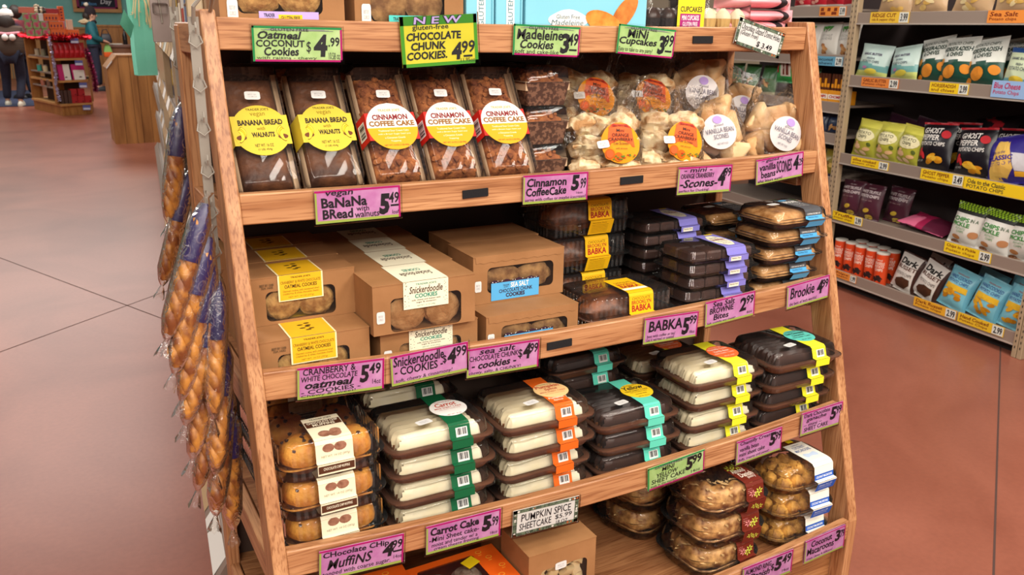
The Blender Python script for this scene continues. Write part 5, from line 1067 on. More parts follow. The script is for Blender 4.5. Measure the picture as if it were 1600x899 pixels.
TR = [('t', 'ORGANIC', .4, .86, .7, .9, '#B9A6A6', 0), ('t', 'WHITE TRUFFLE', .12, .74, .92, .82, '#CDBFBF', .02), ('t', 'POTATO CHIPS', .14, .62, .92, .70, '#CDBFBF', .02), ('t', 'with sea salt', .25, .52, .75, .56, '#9A8080', 0)]+chips(.5, .2, .2, 4, ['#C9A83A', '#D9BE5C'], 5)
for i, (t, c, lab) in enumerate(((2.10, 3.44, 'maroon white truffle chip bag, leftmost of three'), (1.965, 3.44, 'maroon white truffle chip bag, middle front one'), (1.85, 3.52, 'maroon white truffle chip bag, rightmost and set back'))):
    snack('chip_bag', lab, 'chip bag', GC, .165, .195, .042, ('#4A2230',), None, TR, 70+i, t, c, DEC[3]-.017, -10, -3+2*i)
snack('chip_bag', 'crimson chip bag fallen flat on its shelf', 'chip bag', GC, .30, .17, .03, ('#A3244E', '#5A1E34', '#D96A8C'), lambda u, v: 2 if (u < .4 and v < .5) else (1 if u > .55 else 0), [], 75, 1.62, 3.44, DEC[3]+.008, -78, 5, cr=.008)
PK = [('t', 'CHIPS', .12, .56, .66, .66, '#3A8A3A', .03), ('t', 'IN A', .7, .58, .9, .66, '#3A5A3A', .01), ('t', 'PICKLE', .12, .44, .72, .54, '#3A8A3A', .03), ('t', 'POTATO', .3, .36, .62, .41, '#3A8A3A', .0), ('t', 'CHIPS', .34, .29, .58, .34, '#3A8A3A', .0)]+chips(.5, .13, .3, 6, ['#B37A4A', '#C9925C', '#8E5A34'], 7)+[('e', .85, .3, .14, .08, .3, '#B98258')]
for i, (t, c, r, lab) in enumerate(((1.355, 3.44, 3, 'white pickle chip bag with green latticed top, left front one'), (1.19, 3.43, 4, 'white pickle chip bag with green latticed top, right front one'), (1.04, 3.44, -3, 'white pickle chip bag with green latticed top, in the near corner'))):
    snack('chip_bag', lab, 'chip bag', GC, .175, .205, .042, ('#DDDAD2', '#9CC432', '#3E5A1E', '#1E1E1C'), lambda u, v: (1 if (int(u*20)+int(v*24)) % 2 else 2) if v > .83 else (3 if v > .76 else 0), PK, 80+i, t, c, DEC[3]-.017, -10, r)
snack('chip_bag', 'dark pickle chip bag lying between the white ones', 'chip bag', GC, .15, .15, .05, ('#2A2E22', '#8FB42E'), lambda u, v: 1 if v > .6 and int(u*16) % 2 else 0, [], 85, 1.11, 3.56, DEC[3]-.01, -25, 8)
RU = [('t', 'Dark', .16, .70, .84, .86, '#1C1614', .035), ('t', 'RUSSET', .14, .58, .86, .68, '#5A3020', .02), ('t', 'POTATO CHIPS', .2, .42, .8, .5, '#4A3A34', .0), ('p', [(.3, .1), (.62, .08), (.8, .22), (.78, .36), (.5, .38), (.26, .3), (.2, .2)], '#4A2A18'), ('e', .4, .2, .14, .06, .4, '#6A3E22')]
for i, (t, r, lab) in enumerate(((1.665, 8, 'white dark-russet chip bag beside the orange canisters'), (1.53, 16, 'white dark-russet chip bag leaning beside the light blue bags'))):
    snack('chip_bag', lab, 'chip bag', GC, .165, .205, .042, ('#D6D0C8', '#3A2018'), lambda u, v: 1 if (u > .86 or v > .95) else 0, RU, 90+i, t, 3.44, DEC[4]-.017, -12, r)
HC = lambda s: [('t', "TRADER JOE'S", .3, .84, .7, .88, '#B0403A', .01), ('t', 'HAND COOKED', .14, .74, .86, .82, '#3A5AA0', .01), ('t', 'POTATO CHIPS', .16, .64, .84, .71, '#3A5AA0', .01), ('p', [(.16, .60), (.88, .60), (.9, .46), (.14, .46)], '#E2B42A')]+chips(.5, .3, .26, 9, ['#C98A14', '#DDA524', '#B87A10'], s)+[('e', .78, .5, .09, .035, 0, '#2A9A98')]
for i, (t, r, lab) in enumerate(((1.36, 9, 'light blue hand cooked chip bag, leftmost of three'), (1.19, 10, 'light blue hand cooked chip bag, middle of three'), (1.02, 5, 'light blue hand cooked chip bag, rightmost of three'))):
    snack('chip_bag', lab, 'chip bag', GC, .17, .205, .044, ('#7CC0D2', '#6AB0C6'), lambda u, v: 1 if (u > .88 or u < .12) else 0, HC(i), 95+i, t, 3.44, DEC[4]-.017, -14, r)
for o_, t, c, z, lab in [(x_, *y_) for x_, y_ in zip([o for o in SC.objects if o.name.startswith('chip_bag')][3:6], ((1.70, 3.60, DEC[1]-.017, 'horseradish chip bag in the second row, left'), (1.54, 3.60, DEC[1]-.017, 'horseradish chip bag in the second row, middle'), (1.37, 3.60, DEC[1]-.017, 'horseradish chip bag in the second row, right')))]: dup(o_, tcz(t, c, z), label=lab, rot=tuple(o_.rotation_euler))
for key, sp in (('light blue hand cooked chip bag, leftmost of three', ((1.30, 3.58, DEC[4]-.017, 'light blue chip bag in the second row, left'), (1.12, 3.58, DEC[4]-.017, 'light blue chip bag in the second row, right'))), ('black ghost pepper chip bag beside the olive bags', ((1.58, 3.60, DEC[2]-.017, 'black chip bag in the second row behind the ghost pepper bags, left'), (1.30, 3.61, DEC[2]-.017, 'black chip bag in the second row behind the ghost pepper bags, right'))), ('white dark-russet chip bag beside the orange canisters', ((1.60, 3.59, DEC[4]-.017, 'white russet chip bag in the second row'),))):
    src = [o for o in SC.objects if o.get('label') == key][0]
    for t, c, z, lab in sp: dup(src, tcz(t, c, z), label=lab, rot=tuple(src.rotation_euler))
CAN = mat('orange_canister', '#D9481C', .4); CANL = mat('canister_lid', '#D9D2C6', .4)
def canister(lab, t, c):
    o = thing('chip_canister', lab, 'chip canister', tcz(t, c, DEC[4]-.017), RA+.3, 'orange chip canisters'); m = MB(); m.lathe([(.033, 0), (.034, .003), (.034, .172)], 20).build('tube', CAN, o, True)
    MB().lathe([(.0345, .170), (.0348, .178), (.030, .180)], 20).build('lid', CANL, o, True)
    P = lambda u, v: (.0348*math.sin((u-.5)*2.2), -.0348*math.cos((u-.5)*2.2), .01+v*.15)
    l = MB(); l.text('Salted', P, .25, .84, .7, .9, 0, .0); l.text('NOODLE', P, .12, .70, .88, .8, 0, .02); l.text('POTATO', P, .14, .58, .86, .68, 0, .02); l.text('CHIPS', P, .2, .46, .8, .56, 0, .02); l.fan(P, [(.3, .05), (.7, .05), (.85, .2), (.6, .32), (.4, .3), (.2, .2)], 1); l.fan(P, [(.1, .12), (.3, .1), (.36, .24), (.16, .26)], 1)
    l.build('print', [PM('#F0E2D2'), PM('#2A1614')], o); return o
for i, (t, c, lab) in enumerate(((1.80, 3.445, 'orange chip canister at the end of the front row'), (1.882, 3.455, 'orange chip canister second from the row end'), (1.962, 3.455, 'orange chip canister third from the row end'), (2.042, 3.46, 'orange chip canister fourth from the row end'), (2.122, 3.46, 'orange chip canister beside the upright'), (1.81, 3.53, 'orange chip canister in the second row, at its right end'), (1.89, 3.54, 'orange chip canister in the second row, next to the end'), (1.97, 3.54, 'orange chip canister in the second row, toward the upright'), (2.05, 3.54, 'orange chip canister in the second row, near the upright'))): canister(lab, t, c)
# far bay beside the rack
def nutbag(i, t, z, cols, prints, lab, w_=.15, h_=.19, c=3.44, name='nut_bag'): return snack(name, lab, 'snack bag', 'snack bags in the far bay', w_, h_, .035, cols, (lambda u, v: 1 if v < .12 else 0) if len(cols) > 1 else None, prints, 110+i, t, c, z-.017, -10, rnd.uniform(-3, 3))
CO = [('t', 'COCONUT', .2, .56, .8, .63, '#8A8A84', .0), ('t', 'CASHEWS', .2, .47, .8, .54, '#8A8A84', .0)]+[('e', .42+.1*(k-2), .86-.03*abs(k-2), .13, .03, .5*(k-2), '#3E8A34') for k in range(5)]+[('e', .45, .76, .02, .08, 0, '#6A5A3A')]+chips(.5, .22, .16, 7, ['#B37E4C', '#9A643A', '#C99A66'], 8)
for i, t in enumerate((2.275, 2.42, 2.565)): nutbag(i, t, DECL[1], ('#CFCBC2',), CO, ('white coconut cashew bag with palm tree print, beside the upright', 'white coconut cashew bag with palm tree print, second from the upright', 'white coconut cashew bag with palm tree print, third from the upright')[i])
for i, t in enumerate((2.27, 2.40, 2.53, 2.66)): nutbag(5+i, t, DECL[0], ('#B32030', '#D9D0C6')[::1], chips(.5, .3, .2, 5, ['#E0A090', '#8A1420'], i), 'red snack bag on the top shelf of the far bay, %s from the upright' % ('first', 'second', 'third', 'fourth')[i])
def stick_box(lab, t, z, col, sticks, txt):
    o = thing('meat_stick_box', lab, 'snack box', tcz(t, 3.43, z-.017), RA, 'boxes of meat sticks')
    MB().box(-.06, .06, 0, .09, 0, .075, c=.001).build('carton', mat('stick_'+col.strip('#'), col, .45), o)
    P = Plane((-.06, -.0006, 0), (.12, 0, 0), (0, 0, .075)); l = MB(); l.rect(P, 0, .38, 1, .72, 0); l.text(txt, P.up(.0004), .08, .44, .92, .66, 1, .04); l.build('print', [PM('#EFE6D6'), PM('#B3202A')], o)
    for k in range(5):
        m = MB(); x = -.046+.023*k; m.box(x-.009, x+.009, .012, .018, .03, .165, 0); m.rect(Plane((x-.009, .0115, .09), (.018, 0, 0), (0, 0, .07)), 0, 0, 1, .3+.4*(k % 2), 1); m.build('meat_stick', [mat('stick_brown', '#5A2E1A', .3), PM(col)], o)
    return o
stick_box('yellow box of meat sticks beside the upright', 2.275, DECL[2], '#E2951A', 5, 'CHOMPS'); stick_box('yellow box of meat sticks second from the upright', 2.40, DECL[2], '#E2951A', 5, 'CHOMPS')
snack('meat_stick_bag', 'bright green meat stick bag seen under the top rail', 'snack bag', None, .17, .19, .035, ('#22A34E', '#1A8A3E'), lambda u, v: 1 if v < .15 else 0, [('p', [(.36, .2), (.86, .2), (.8, .86), (.3, .86)], '#C9BFB2'), ('p', [(.5, .24), (.6, .24), (.54, .8), (.44, .8)], '#6A2E20'), ('p', [(.66, .24), (.78, .24), (.72, .8), (.62, .8)], '#6A2E20'), ('p', [(.12, .3), (.24, .3), (.24, .6), (.12, .6)], '#B32A2A')], 130, 2.73, 3.43, DECL[2]+.075, -6, 0)
for i, t in enumerate((2.55, 2.90, 3.08, 3.24)): nutbag(20+i, t, DECL[2], ('#3A6A3A', '#C9C0A0'), chips(.5, .4, .2, 5, ['#8A5A34', '#C99A5A'], i), 'green snack bag in the far bay, %s' % ('beside the yellow boxes', 'beyond the bright green bag', 'second beyond the bright green bag', 'at the far end')[i])
for i, t in enumerate((2.28, 2.42, 2.56, 2.70)): nutbag(30+i, t, DECL[3]-.005, ('#22304E', '#8A6A4A'), chips(.5, .3, .2, 6, ['#9A6A3A', '#B98A56'], i), 'navy nut bag low in the far bay, %s from the upright' % ('first', 'second', 'third', 'fourth')[i], .14, .13)
for i, t in enumerate((2.28, 2.43, 2.58)): nutbag(36+i, t, DECL[4], ('#8A7A2A', '#3A3A5A'), chips(.5, .4, .2, 6, ['#C9A85A', '#7A5A2A'], i), 'mustard nut bag low in the far bay, %s from the upright' % ('first', 'second', 'third')[i], .14, .16)
for i, t in enumerate((2.72, 2.9, 3.08)): nutbag(40+i, t, DECL[1], ('#D9CFC0', '#B3402A'), chips(.5, .4, .2, 6, ['#C9905A', '#7A3A2A'], i), 'cream and red snack bag in the far bay, %s past the palm tree bags' % ('first', 'second', 'third')[i])

# ---------------------------------------------------------------- shelf price tags
def shelf_tag(t0, t1, z1, z0, l1, l2, pr, bg, ink, what):
    o = thing('shelf_tag', 'shelf price tag for %s' % what, 'price tag', tcz((t0+t1)/2, 3.4-.0005, 0), RA, 'price tags on the steel shelf edges'); w_ = t0-t1
    P = Plane((-w_/2, -.0045, z0), (w_, 0, 0), (0, 0, z1-z0)); MB().box(-w_/2, w_/2, -.0045, -.0015, z0, z1).build('card', PM(bg), o)
    l = MB(); Q = P.up(.0005); l.text(l1, Q, .05, .52, .68, .88, 0, .02, .1, .03); l.text(l2, Q, .05, .14, .66, .44, 0, .01, 0, .03)
    if pr: l.rect(Q, .76, .04, .99, .96, 1); l.text(pr, Q.up(.0005), .79, .15, .97, .85, 2, .03, .1)
    l.build('lettering', [PM(ink), PM('#D6D8D0'), BLACK], o)
Y_, R_, O_ = '#E8C41E', '#7A2E12', '#E08A3A'
for a in ((2.061, 1.81, 1.503, 1.449, 'RIDGE CUT', 'salt & pepper chips', '3.99', '#E2B93A', R_, 'ridge cut chips on the top shelf'), (1.37, 1.15, 1.503, 1.449, 'Sea Salt', 'Potato chips', '', O_, R_, 'sea salt chips on the top shelf'), (2.065, 1.816, 1.176, 1.13, 'GARLIC BUTTER', 'Potato chips', '2.99', '#D9803A', R_, 'garlic butter chips'), (1.624, 1.406, 1.178, 1.130, 'HORSERADISH', 'and chives', '2.99', Y_, R_, 'horseradish chips'), (1.287, 1.08, 1.206, 1.132, 'Blue Cheese', 'Potato Chips', '', '#8FB0D9', '#B3204E', 'blue cheese chips, pale blue'), (2.065, 1.806, .757, .715, 'olive cooked', 'potato chips', '2.99', Y_, R_, 'olive chips'), (1.598, 1.35, .762, .711, 'GHOST PEPPER', 'Potato chips', '3.49', Y_, R_, 'ghost pepper chips'), (1.346, 1.03, .762, .706, 'Ode to the Classic', 'POTATO CHIPS', '', Y_, '#2A2A2A', 'classic chips'), (2.15, 1.93, .441, .394, 'Truffle', 'potato chips', '2.99', Y_, R_, 'truffle chips'), (1.395, 1.139, .437, .388, 'Chips in a Pickle', 'Potato chips', '2.99', Y_, R_, 'pickle chips'), (2.10, 1.916, .114, .074, 'chips', 'potato', '1.99', O_, R_, 'orange canisters'), (1.52, 1.265, .119, .072, 'Dark Russet', 'Potato chips', '2.99', '#E0A52A', R_, 'dark russet chips'), (1.255, 1.009, .119, .072, 'Hand Cooked', 'Potato Chips', '2.99', '#E0B52A', R_, 'hand cooked chips'), (2.44, 2.22, 1.272, 1.222, 'Coconut', 'cashews', '2.99', '#5F9CB8', '#1E3A4A', 'coconut cashews'), (2.44, 2.24, 1.535, 1.485, '- - -', '- -', '5.99', O_, R_, 'red snack bags')): shelf_tag(*a)

# ---------------------------------------------------------------- aisle shelving running away on the left, seen almost edge on
GL = 'items on the left aisle shelving'
ls = thing('aisle_shelving', 'long aisle shelving running away behind the rack, seen edge on at left', 'shelving', tcz(0, -.022, 0), RA)
LSZ = [(.16, -.022), (.50, .0), (.80, .004), (1.08, .008), (1.34, .012)]
TAGT, TAGW = mat('tag_tan', '#B99A72', .6), mat('tag_white', '#E6E2DA', .6)
for k, (z, o_) in enumerate(LSZ):
    sh = MB().box(-8.6, -.40, o_+.004, .42, z-.03, z-.012).build('shelf', STEELD, ls)
    sl = .034 if k == 0 else .014
    MB().loft([[(x, o_-sl, z-.052), (x, o_+.004, z-.052), (x, o_+.004, z), (x, o_, z)] for x in (-8.6, -.40)]).build('ticket_rail', STEEL, sh)
    for q in range(16):
        x0 = -.42-q*.31; MB().poly([(x0-.28, o_-sl-.0012, z-.050), (x0-.01, o_-sl-.0012, z-.050), (x0-.01, o_-.0012, z-.002), (x0-.28, o_-.0012, z-.002)]).build('edge_tag', (TAGT, TAGW, TAGT, TAGW, TAGT)[(q+k+1) % 5], sh)
MB().box(-8.6, -.34, .42, .43, 0, 1.55).build('back_panel', BACKP, ls)
MB().box(-8.6, -.40, .02, .03, 0, .11).build('kick_plate', mat('kick_brown', '#5E4A40', .6), ls)
for x in (-.36, -1.6, -2.85, -4.1, -5.4): MB().box(x-.012, x+.012, .0, .03, 0, 1.5, c=.002).build('upright', UPR, ls)
BTL = mat('dark_bottle', '#1C1618', .2); CAPG = mat('gold_cap', '#A8894A', .35, metal=.6)
def bottle(lab, t, z, h=.24):
    o = thing('bottle', lab, 'bottle', tcz(t, .035, z), RA, 'dark bottles on the aisle shelving')
    MB().lathe([(.026, 0), (.028, .01), (.028, h*.6), (.012, h*.76), (.011, h*.95), (.012, h)], 14).build('glass', BTL, o, True)
    MB().lathe([(.0285, h*.18), (.0285, h*.48)], 14, cap=False).build('paper_label', PM('#C9BFA6'), o, True); MB().lathe([(.0125, h*.88), (.0128, h*1.01)], 10).build('cap', CAPG, o, True)
    return o
def packet(lab, t, z, w_, h, col, c2):
    o = thing('packet', lab, 'packet', tcz(t, .012, z), RA, GL); MB().box(-w_/2, w_/2, 0, .09, 0, h, c=.003).build('carton', mat('packet_'+col.strip('#'), col, .5), o)
    MB().rect(Plane((-w_/2, -.0006, 0), (w_, 0, 0), (0, 0, h)), .12, .3, .88, .75).build('print', PM(c2), o); return o
ordn = ['first', 'second', 'third', 'fourth', 'fifth', 'sixth', 'seventh', 'eighth', 'ninth', 'tenth', 'eleventh', 'twelfth', 'thirteenth', 'fourteenth']
for i in range(9): bottle('dark bottle on the second highest aisle shelf, %s from the rack' % ordn[i], .47+i*.085, LSZ[3][0]-.011)
NTH = ordn+['fifteenth', 'sixteenth', 'seventeenth', 'eighteenth', 'nineteenth', 'twentieth', 'twenty-first', 'twenty-second', 'twenty-third', 'twenty-fourth', 'twenty-fifth']
cols = [('#C9C2B4', '#5A6A8A'), ('#D9D4CA', '#B0402E'), ('#8A6A4A', '#E2D8C0'), ('#3A3A4A', '#C9A23A'), ('#B9C4C0', '#3A5A4A'), ('#CFC4B0', '#7A3A2A')]
for lv, nm, n, t0 in ((0, 'lowest', 25, .48), (1, 'second lowest', 25, .48), (2, 'middle', 25, .48), (3, 'second highest', 20, 1.32), (4, 'highest', 25, .48)):
    tt = t0
    for i in range(n):
        c1_, c2_ = cols[(i+lv*2) % 6]; wd_ = .13*1.06**i; packet('carton on the %s aisle shelf, %s counting away from the rack' % (nm, NTH[i]), tt, LSZ[lv][0]-.011, wd_, .15+.05*((i*7+lv) % 3)/2 if lv == 4 else .17+.05*((i*7+lv) % 3)/2, c1_, c2_); tt += wd_*1.09
# clip strips with braided bread
CLIPM = mat('strip_grey', '#8F877C', .4)
def clip_strip(lab, x, y, z0, z1, n):
    o = thing('clip_strip', lab, 'clip strip', (x, y, 0)); MB().box(-.008, .008, -.001, .001, z0, z1, c=.0005).build('strip', CLIPM, o)
    for k in range(n):
        z = z0+.03+(z1-z0-.05)*k/(n-1); m = MB(); m.tube([(.0, -.001, z), (0, -.012, z-.004), (0, -.016, z+.004), (0, -.014, z+.012)], .0016, 6); m.tube([(-.007, -.0012, z-.008), (-.010, -.006, z-.018), (0, -.008, z-.026), (.010, -.006, z-.018), (.007, -.0012, z-.008)], .0014, 6); m.build('clip', CLIPM, o)
    m = MB(); m.tube([(0, 0, z1-.01), (0, -.014, z1+.015), (.012, -.02, z1+.03), (.03, -.01, z1+.028), (.032, .03, z1+.01), (.032, .07, z1+.005)], .0032, 8); m.build('hanger_hook', CLIPM, o)
clip_strip('grey clip strip hung beside the left post of the rack', -.036, -.03, .754, 1.41, 10)
clip_strip('grey clip strip hung further back on the aisle shelving', -.012, .345, 1.098, 1.43, 5)
CRUST = mat('braid_crust', '#7A3E10', .45, '#C48434', 34, bump=.3, bscale=70, contrast=(.4, .62))
PURP = mat('purple_sleeve', '#1A0F40', .35, '#241454', 20); BAGF = clear('bread_bag_film', '#FAF7F4', .08, 1.4, .4, 60, .006)
def bread_proto():
    o = thing('braided_bread', '', 'bread stick', group='braided bread sticks hanging at the left'); L_ = .235; R0 = .0095
    for s_ in range(3):
        pts, rr_ = [], []
        for i in range(33):
            f = i/32; a = f*5.2*2*PI/2+s_*2*PI/3; tap = min(1, f*7+.25, (1-f)*7+.25); pts.append((R0*math.cos(a)*tap*1.15, R0*math.sin(a)*tap*.8, -.018-f*(L_-.03))); rr_.append(.0118*(.45+.55*tap))
        MB().tube(pts, rr_, 9).build('strand', CRUST, o, True)
    sl = MB(); n = 14
    sl.loft([[(rx*math.cos(2*PI*k/n), rx*.82*math.sin(2*PI*k/n), z) for k in range(n)] for rx, z in ((.008, -.008), (.020, -.03), (.0245, -.05), (.0245, -.102), (.0238, -.104))], True, False); so = sl.build('purple_sleeve', PURP, o, True)
    g = MB(); rr = random.Random(9)
    for q in range(7):
        a0 = q*.9; z0 = -.05-.045*((q*3) % 7)/7; P = lambda u, v: (.0252*math.cos(a0+(u-.5)*.8), .0252*.82*math.sin(a0+(u-.5)*.8), z0+(v-.5)*.02)
        for k in range(10):
            a, b = k*2*PI/10, (k+1)*2*PI/10; g.poly([P(.5+.5*math.cos(a), .5+.5*math.sin(a)), P(.5+.5*math.cos(b), .5+.5*math.sin(b)), P(.5+.42*math.cos(b), .5+.42*math.sin(b)), P(.5+.42*math.cos(a), .5+.42*math.sin(a))])
    g.build('gold_swirls', PM('#6A5A6E'), so)
    f = MB(); n = 16; rg = []
    for i, (rx, z) in enumerate(((.012, .012), (.005, .002), (.016, -.016), (.026, -.04), (.0265, -.09), (.026, -.15), (.024, -.20), (.014, -.225), (.004, -.236), (.010, -.248), (.016, -.262))):
        rg.append([((rx+.0016*math.sin(k*5.1+i*2.3))*math.cos(2*PI*k/n), (rx*.86+.0016*math.cos(k*3.7+i))*math.sin(2*PI*k/n), z+(.004*math.sin(k*2.2) if i == 10 else 0)) for k in range(n)])
    f.loft(rg, False, False).build('film_bag', BAGF, o, 50)
    return o
bp = bread_proto()
BR = [((-.016, .325, 1.251), (-.060, .30, 1.05)), ((-.014, .318, 1.120), (-.086, .29, .917)), ((-.044, -.05, 1.131), (-.123, -.085, .935)), ((-.043, -.05, 1.076), (-.113, -.09, .892)), ((-.041, -.05, 1.029), (-.117, -.095, .815)), ((-.039, -.05, .985), (-.118, -.10, .766)), ((-.039, -.05, .925), (-.108, -.10, .72)), ((-.039, -.05, .866), (-.104, -.10, .665)), ((-.038, -.05, .816), (-.083, -.10, .60)), ((-.037, -.05, .78), (-.056, -.09, .555)), ((-.036, -.052, 1.0), (-.072, -.11, .79)), ((-.038, -.052, .90), (-.078, -.115, .69))]
names = ['braided bread on the rear clip strip, upper one', 'braided bread on the rear clip strip, lower one']+['braided bread in purple sleeve on the near clip strip, %s down the hanging row' % ordn[i] for i in range(8)]+['braided bread in purple sleeve tucked against the post, upper one', 'braided bread in purple sleeve tucked against the post, lower one']
for i, (a, b) in enumerate(BR):
    d = (Vector(a)-Vector(b)).normalized(); q = Vector((0, 0, 1)).rotation_difference(d) @ Matrix.Rotation(i*1.1, 3, 'Z').to_quaternion(); e = q.to_euler()
    if i == 0: bp.scale = (.76, .76, 1); bp.location = a; bp.rotation_euler = e; bp['label'] = names[0]
    else: dup(bp, a, label=names[i], rot=e, scale=(.76, .76, 1))
# hanging gift bag and carrier pack
TEALP = mat('mint_paper', '#6FC7AC', .7, '#7BD0B6', 6, bump=.3, bscale=30); RAF = mat('raffia', '#CDB98A', .7)
gb = thing('gift_bag', 'mint green paper bottle bag tied with raffia, hanging above the aisle', 'gift bag', (.148, 2.5, 1.189), .25)
m = MB(); w_, d_ = .041, .022
m.loft([[(sx*w_*k, sy*d_*k2+cr, z) for sx, sy in ((1, 1), (0, 1.15), (-1, 1), (-1, -1), (0, -.8), (1, -1))] for k, k2, z, cr in ((.98, 1, 0, 0), (1, 1, .004, .001), (1.02, .97, .10, .004), (.99, 1, .2, -.002), (1, .98, .30, .002), (.8, .7, .33, 0), (1.0, .9, .40, 0))], True, False).build('paper_bag', TEALP, gb, False)
rf = MB(); rr = random.Random(6)
for k in range(16):
    x = rr.uniform(-.04, .03); rf.tube([(x*.3, -.03, .325), (x, -.045, .31+rr.uniform(-.01, .01)), (x*1.5, -.05, .27+rr.uniform(-.03, .02)), (x*1.7+rr.uniform(-.01, .01), -.045, .22+rr.uniform(-.03, .04))], .0018, 5)
rf.build('raffia_bow', RAF, gb)['kind'] = 'stuff'
MB().add([(-.095, -.03, .205), (-.060, -.035, .15), (-.040, -.03, .20), (-.072, -.028, .262), (-.095, -.0315, .205), (-.060, -.0365, .15), (-.040, -.0315, .20), (-.072, -.0295, .262)], [(0, 1, 2, 3), (7, 6, 5, 4)]).build('gift_tag', mat('tag_green', '#3E8A6E', .6), gb)
cp = thing('hanging_pack', 'grey brown blister pack hanging beside the mint gift bag', 'hanging pack', (-.004, .60, 1.36), .1)
MB().box(-.021, .019, -.002, .002, 0, .14, c=.001).build('card', mat('taupe_card', '#7E6E68', .5, '#8E7E78', 12), cp)
MB().loft([rrect(-.001, 0, -.014, .013, .010, .003), rrect(-.001, 0, .0, .016, .012, .004)], True, False).build('blister', CLEAR, cp).matrix_local = Matrix.Translation((0, -.002, .07)) @ Matrix.Rotation(-PI/2, 4, 'X')
MB().tube([(-.012, -.0035, .12), (-.004, -.006, .10), (.0, -.004, .04)], .0016, 6).build('wire_hook', CLIPM, cp)

# ---------------------------------------------------------------- wooden display kiosk in the distance
KW = mat('kiosk_wood', '#96602C', .55, '#B57E42', 4, (6, 6, 1)); KWL = mat('kiosk_shelf_wood', '#B98248', .5, '#C9965A', 4); KDK = mat('kiosk_inside', '#3A2416', .8)
ki = thing('display_kiosk', 'angled wooden display kiosk with tinsel and red gift boxes', 'display stand', (0, 0, 0))
FP = [(-.37, 15.0), (.02, 13.55), (.46, 13.8), (.54, 14.9), (.05, 15.4)]
cxk, cyk = .14, 14.5
def kpoly(s_, z0, z1, name, m): 
    r0 = [(cxk+(x-cxk)*s_, cyk+(y-cyk)*s_) for x, y in FP]; return MB().loft([[(x, y, z0) for x, y in r0], [(x, y, z1) for x, y in r0]]).build(name, m, ki)
kpoly(.97, 0, .15, 'plinth', KW); kpoly(1.02, .15, .18, 'shelf', KWL)
for z in (.50, .83, 1.15): kpoly(.96, z, z+.03, 'shelf', KWL)
kpoly(.55, .18, 1.15, 'inner_back', KDK)
def plank(a, b, z0, z1, t=.02):
    a, b = Vector((*a, 0)), Vector((*b, 0)); n = Vector((-(b-a).y, (b-a).x, 0)).normalized()*t
    MB().loft([[a+Vector((0, 0, z)), b+Vector((0, 0, z)), b+n+Vector((0, 0, z)), a+n+Vector((0, 0, z))] for z in (z0, z1)]).build('side_board', KW, ki)
plank((-.36, 15.0), (-.20, 15.05), .18, 1.17, .03); plank((-.03, 13.62), (.14, 14.1), .18, 1.17, .03); plank((.50, 14.0), (.54, 14.8), .18, 1.17, .03)
for z in (.40, .62, .86): MB().loft([[(-.33, 14.95, z), (-.03, 13.7, z), (.0, 13.9, z), (-.18, 15.0, z)], [(-.33, 14.95, z+.02), (-.03, 13.7, z+.02), (.0, 13.9, z+.02), (-.18, 15.0, z+.02)]]).build('side_shelf', STEELD, ki)
for x, y, z in ((.34, 13.68, .80), (.36, 13.69, .465), (.37, 13.7, .12), (.32, 13.67, 1.13)):
    tg = MB().box(-.055, .055, -.006, 0, -.045, .03).build('shelf_card', PM('#5A5F9A'), ki); tg.location = (x, y-.03, z); MB().rect(Plane((-.05, -.007, -.04), (.1, 0, 0), (0, 0, .03)), 0, 0, 1, 1).build('print', PM('#C9CBDD'), tg)
GK = 'gift boxes stacked on the kiosk'
GRN = mat('gift_green', '#8FA86A', .6, '#C9607A', 26, contrast=(.5, .56)); ORB = mat('gift_orange', '#E2692A', .55); PKB = PM('#D98A9A')
def gift(lab, x, y, z, w_, d_, h, m, pr=None, rz=.12, cat='gift box', group=GK, name='gift_box'):
    o = thing(name, lab, cat, (x, y, z), rz, group); MB().box(-w_/2, w_/2, 0, d_, 0, h, c=.003).build('carton', m, o)
    if pr:
        l = MB(); P = Plane((-w_/2, -.001, 0), (w_, 0, 0), (0, 0, h))
        for q in pr[0]: l.fan(P, [(q[0]+q[2]*math.cos(k*PI/4), q[1]+q[3]*math.sin(k*PI/4)) for k in range(8)])
        l.build('print', PM(pr[1]), o)
    return o
FIG = ([(.15+.22*k, .4, .05, .2) for k in range(4)], '#5A2A4A'); DOL = ([(.5, .5, .22, .32)], '#C9506E')
rown = ('bottom', 'middle', 'top')
for r in range(3):
    x0 = -.30-.012*r; z = 1.181+r*.112
    for k in range(3 if r < 2 else 2): gift('green patterned gift box, %s of the %s row on the kiosk' % (ordn[k], rown[r]), x0+.103*k+.05, 13.72+.02*k, z, .098, .10, .108, GRN, DOL)
    if r == 2: gift('white gift box in the top row on the kiosk', x0+.103*2+.03, 13.75, z, .06, .1, .108, WHITE)
    gift('orange gift box with small figures, %s row on the kiosk' % rown[r], x0+.103*(3 if r < 2 else 2.6)+.11, 13.80, z, .20, .10, .108, ORB, FIG)
gift('upright orange gift box standing at the right of the kiosk rows', .20, 13.95, 1.181+.224, .075, .1, .22, ORB, ([(.5, .2+.2*k, .2, .05) for k in range(4)], '#5A2A4A'))
gift('pale pink gift box under the upright orange box', .195, 13.93, 1.181+.112, .07, .1, .111, PKB); gift('orange gift box under the pale pink box', .20, 13.93, 1.181, .09, .1, .111, ORB)
gift('orange gift box at the right end of the kiosk top', .33, 13.96, 1.181, .17, .1, .10, ORB, FIG); gift('white and orange gift box on the right end box', .30, 13.97, 1.282, .08, .1, .15, PM('#E9C9B0')); gift('crimson gift box lying on the kiosk rows', .06, 13.86, 1.517, .22, .12, .07, mat('gift_red', '#A31C24', .5))
gift('coral package lying on the top row of the kiosk', -.26, 13.85, 1.517, .20, .12, .085, mat('gift_coral', '#D9705A', .5)); 
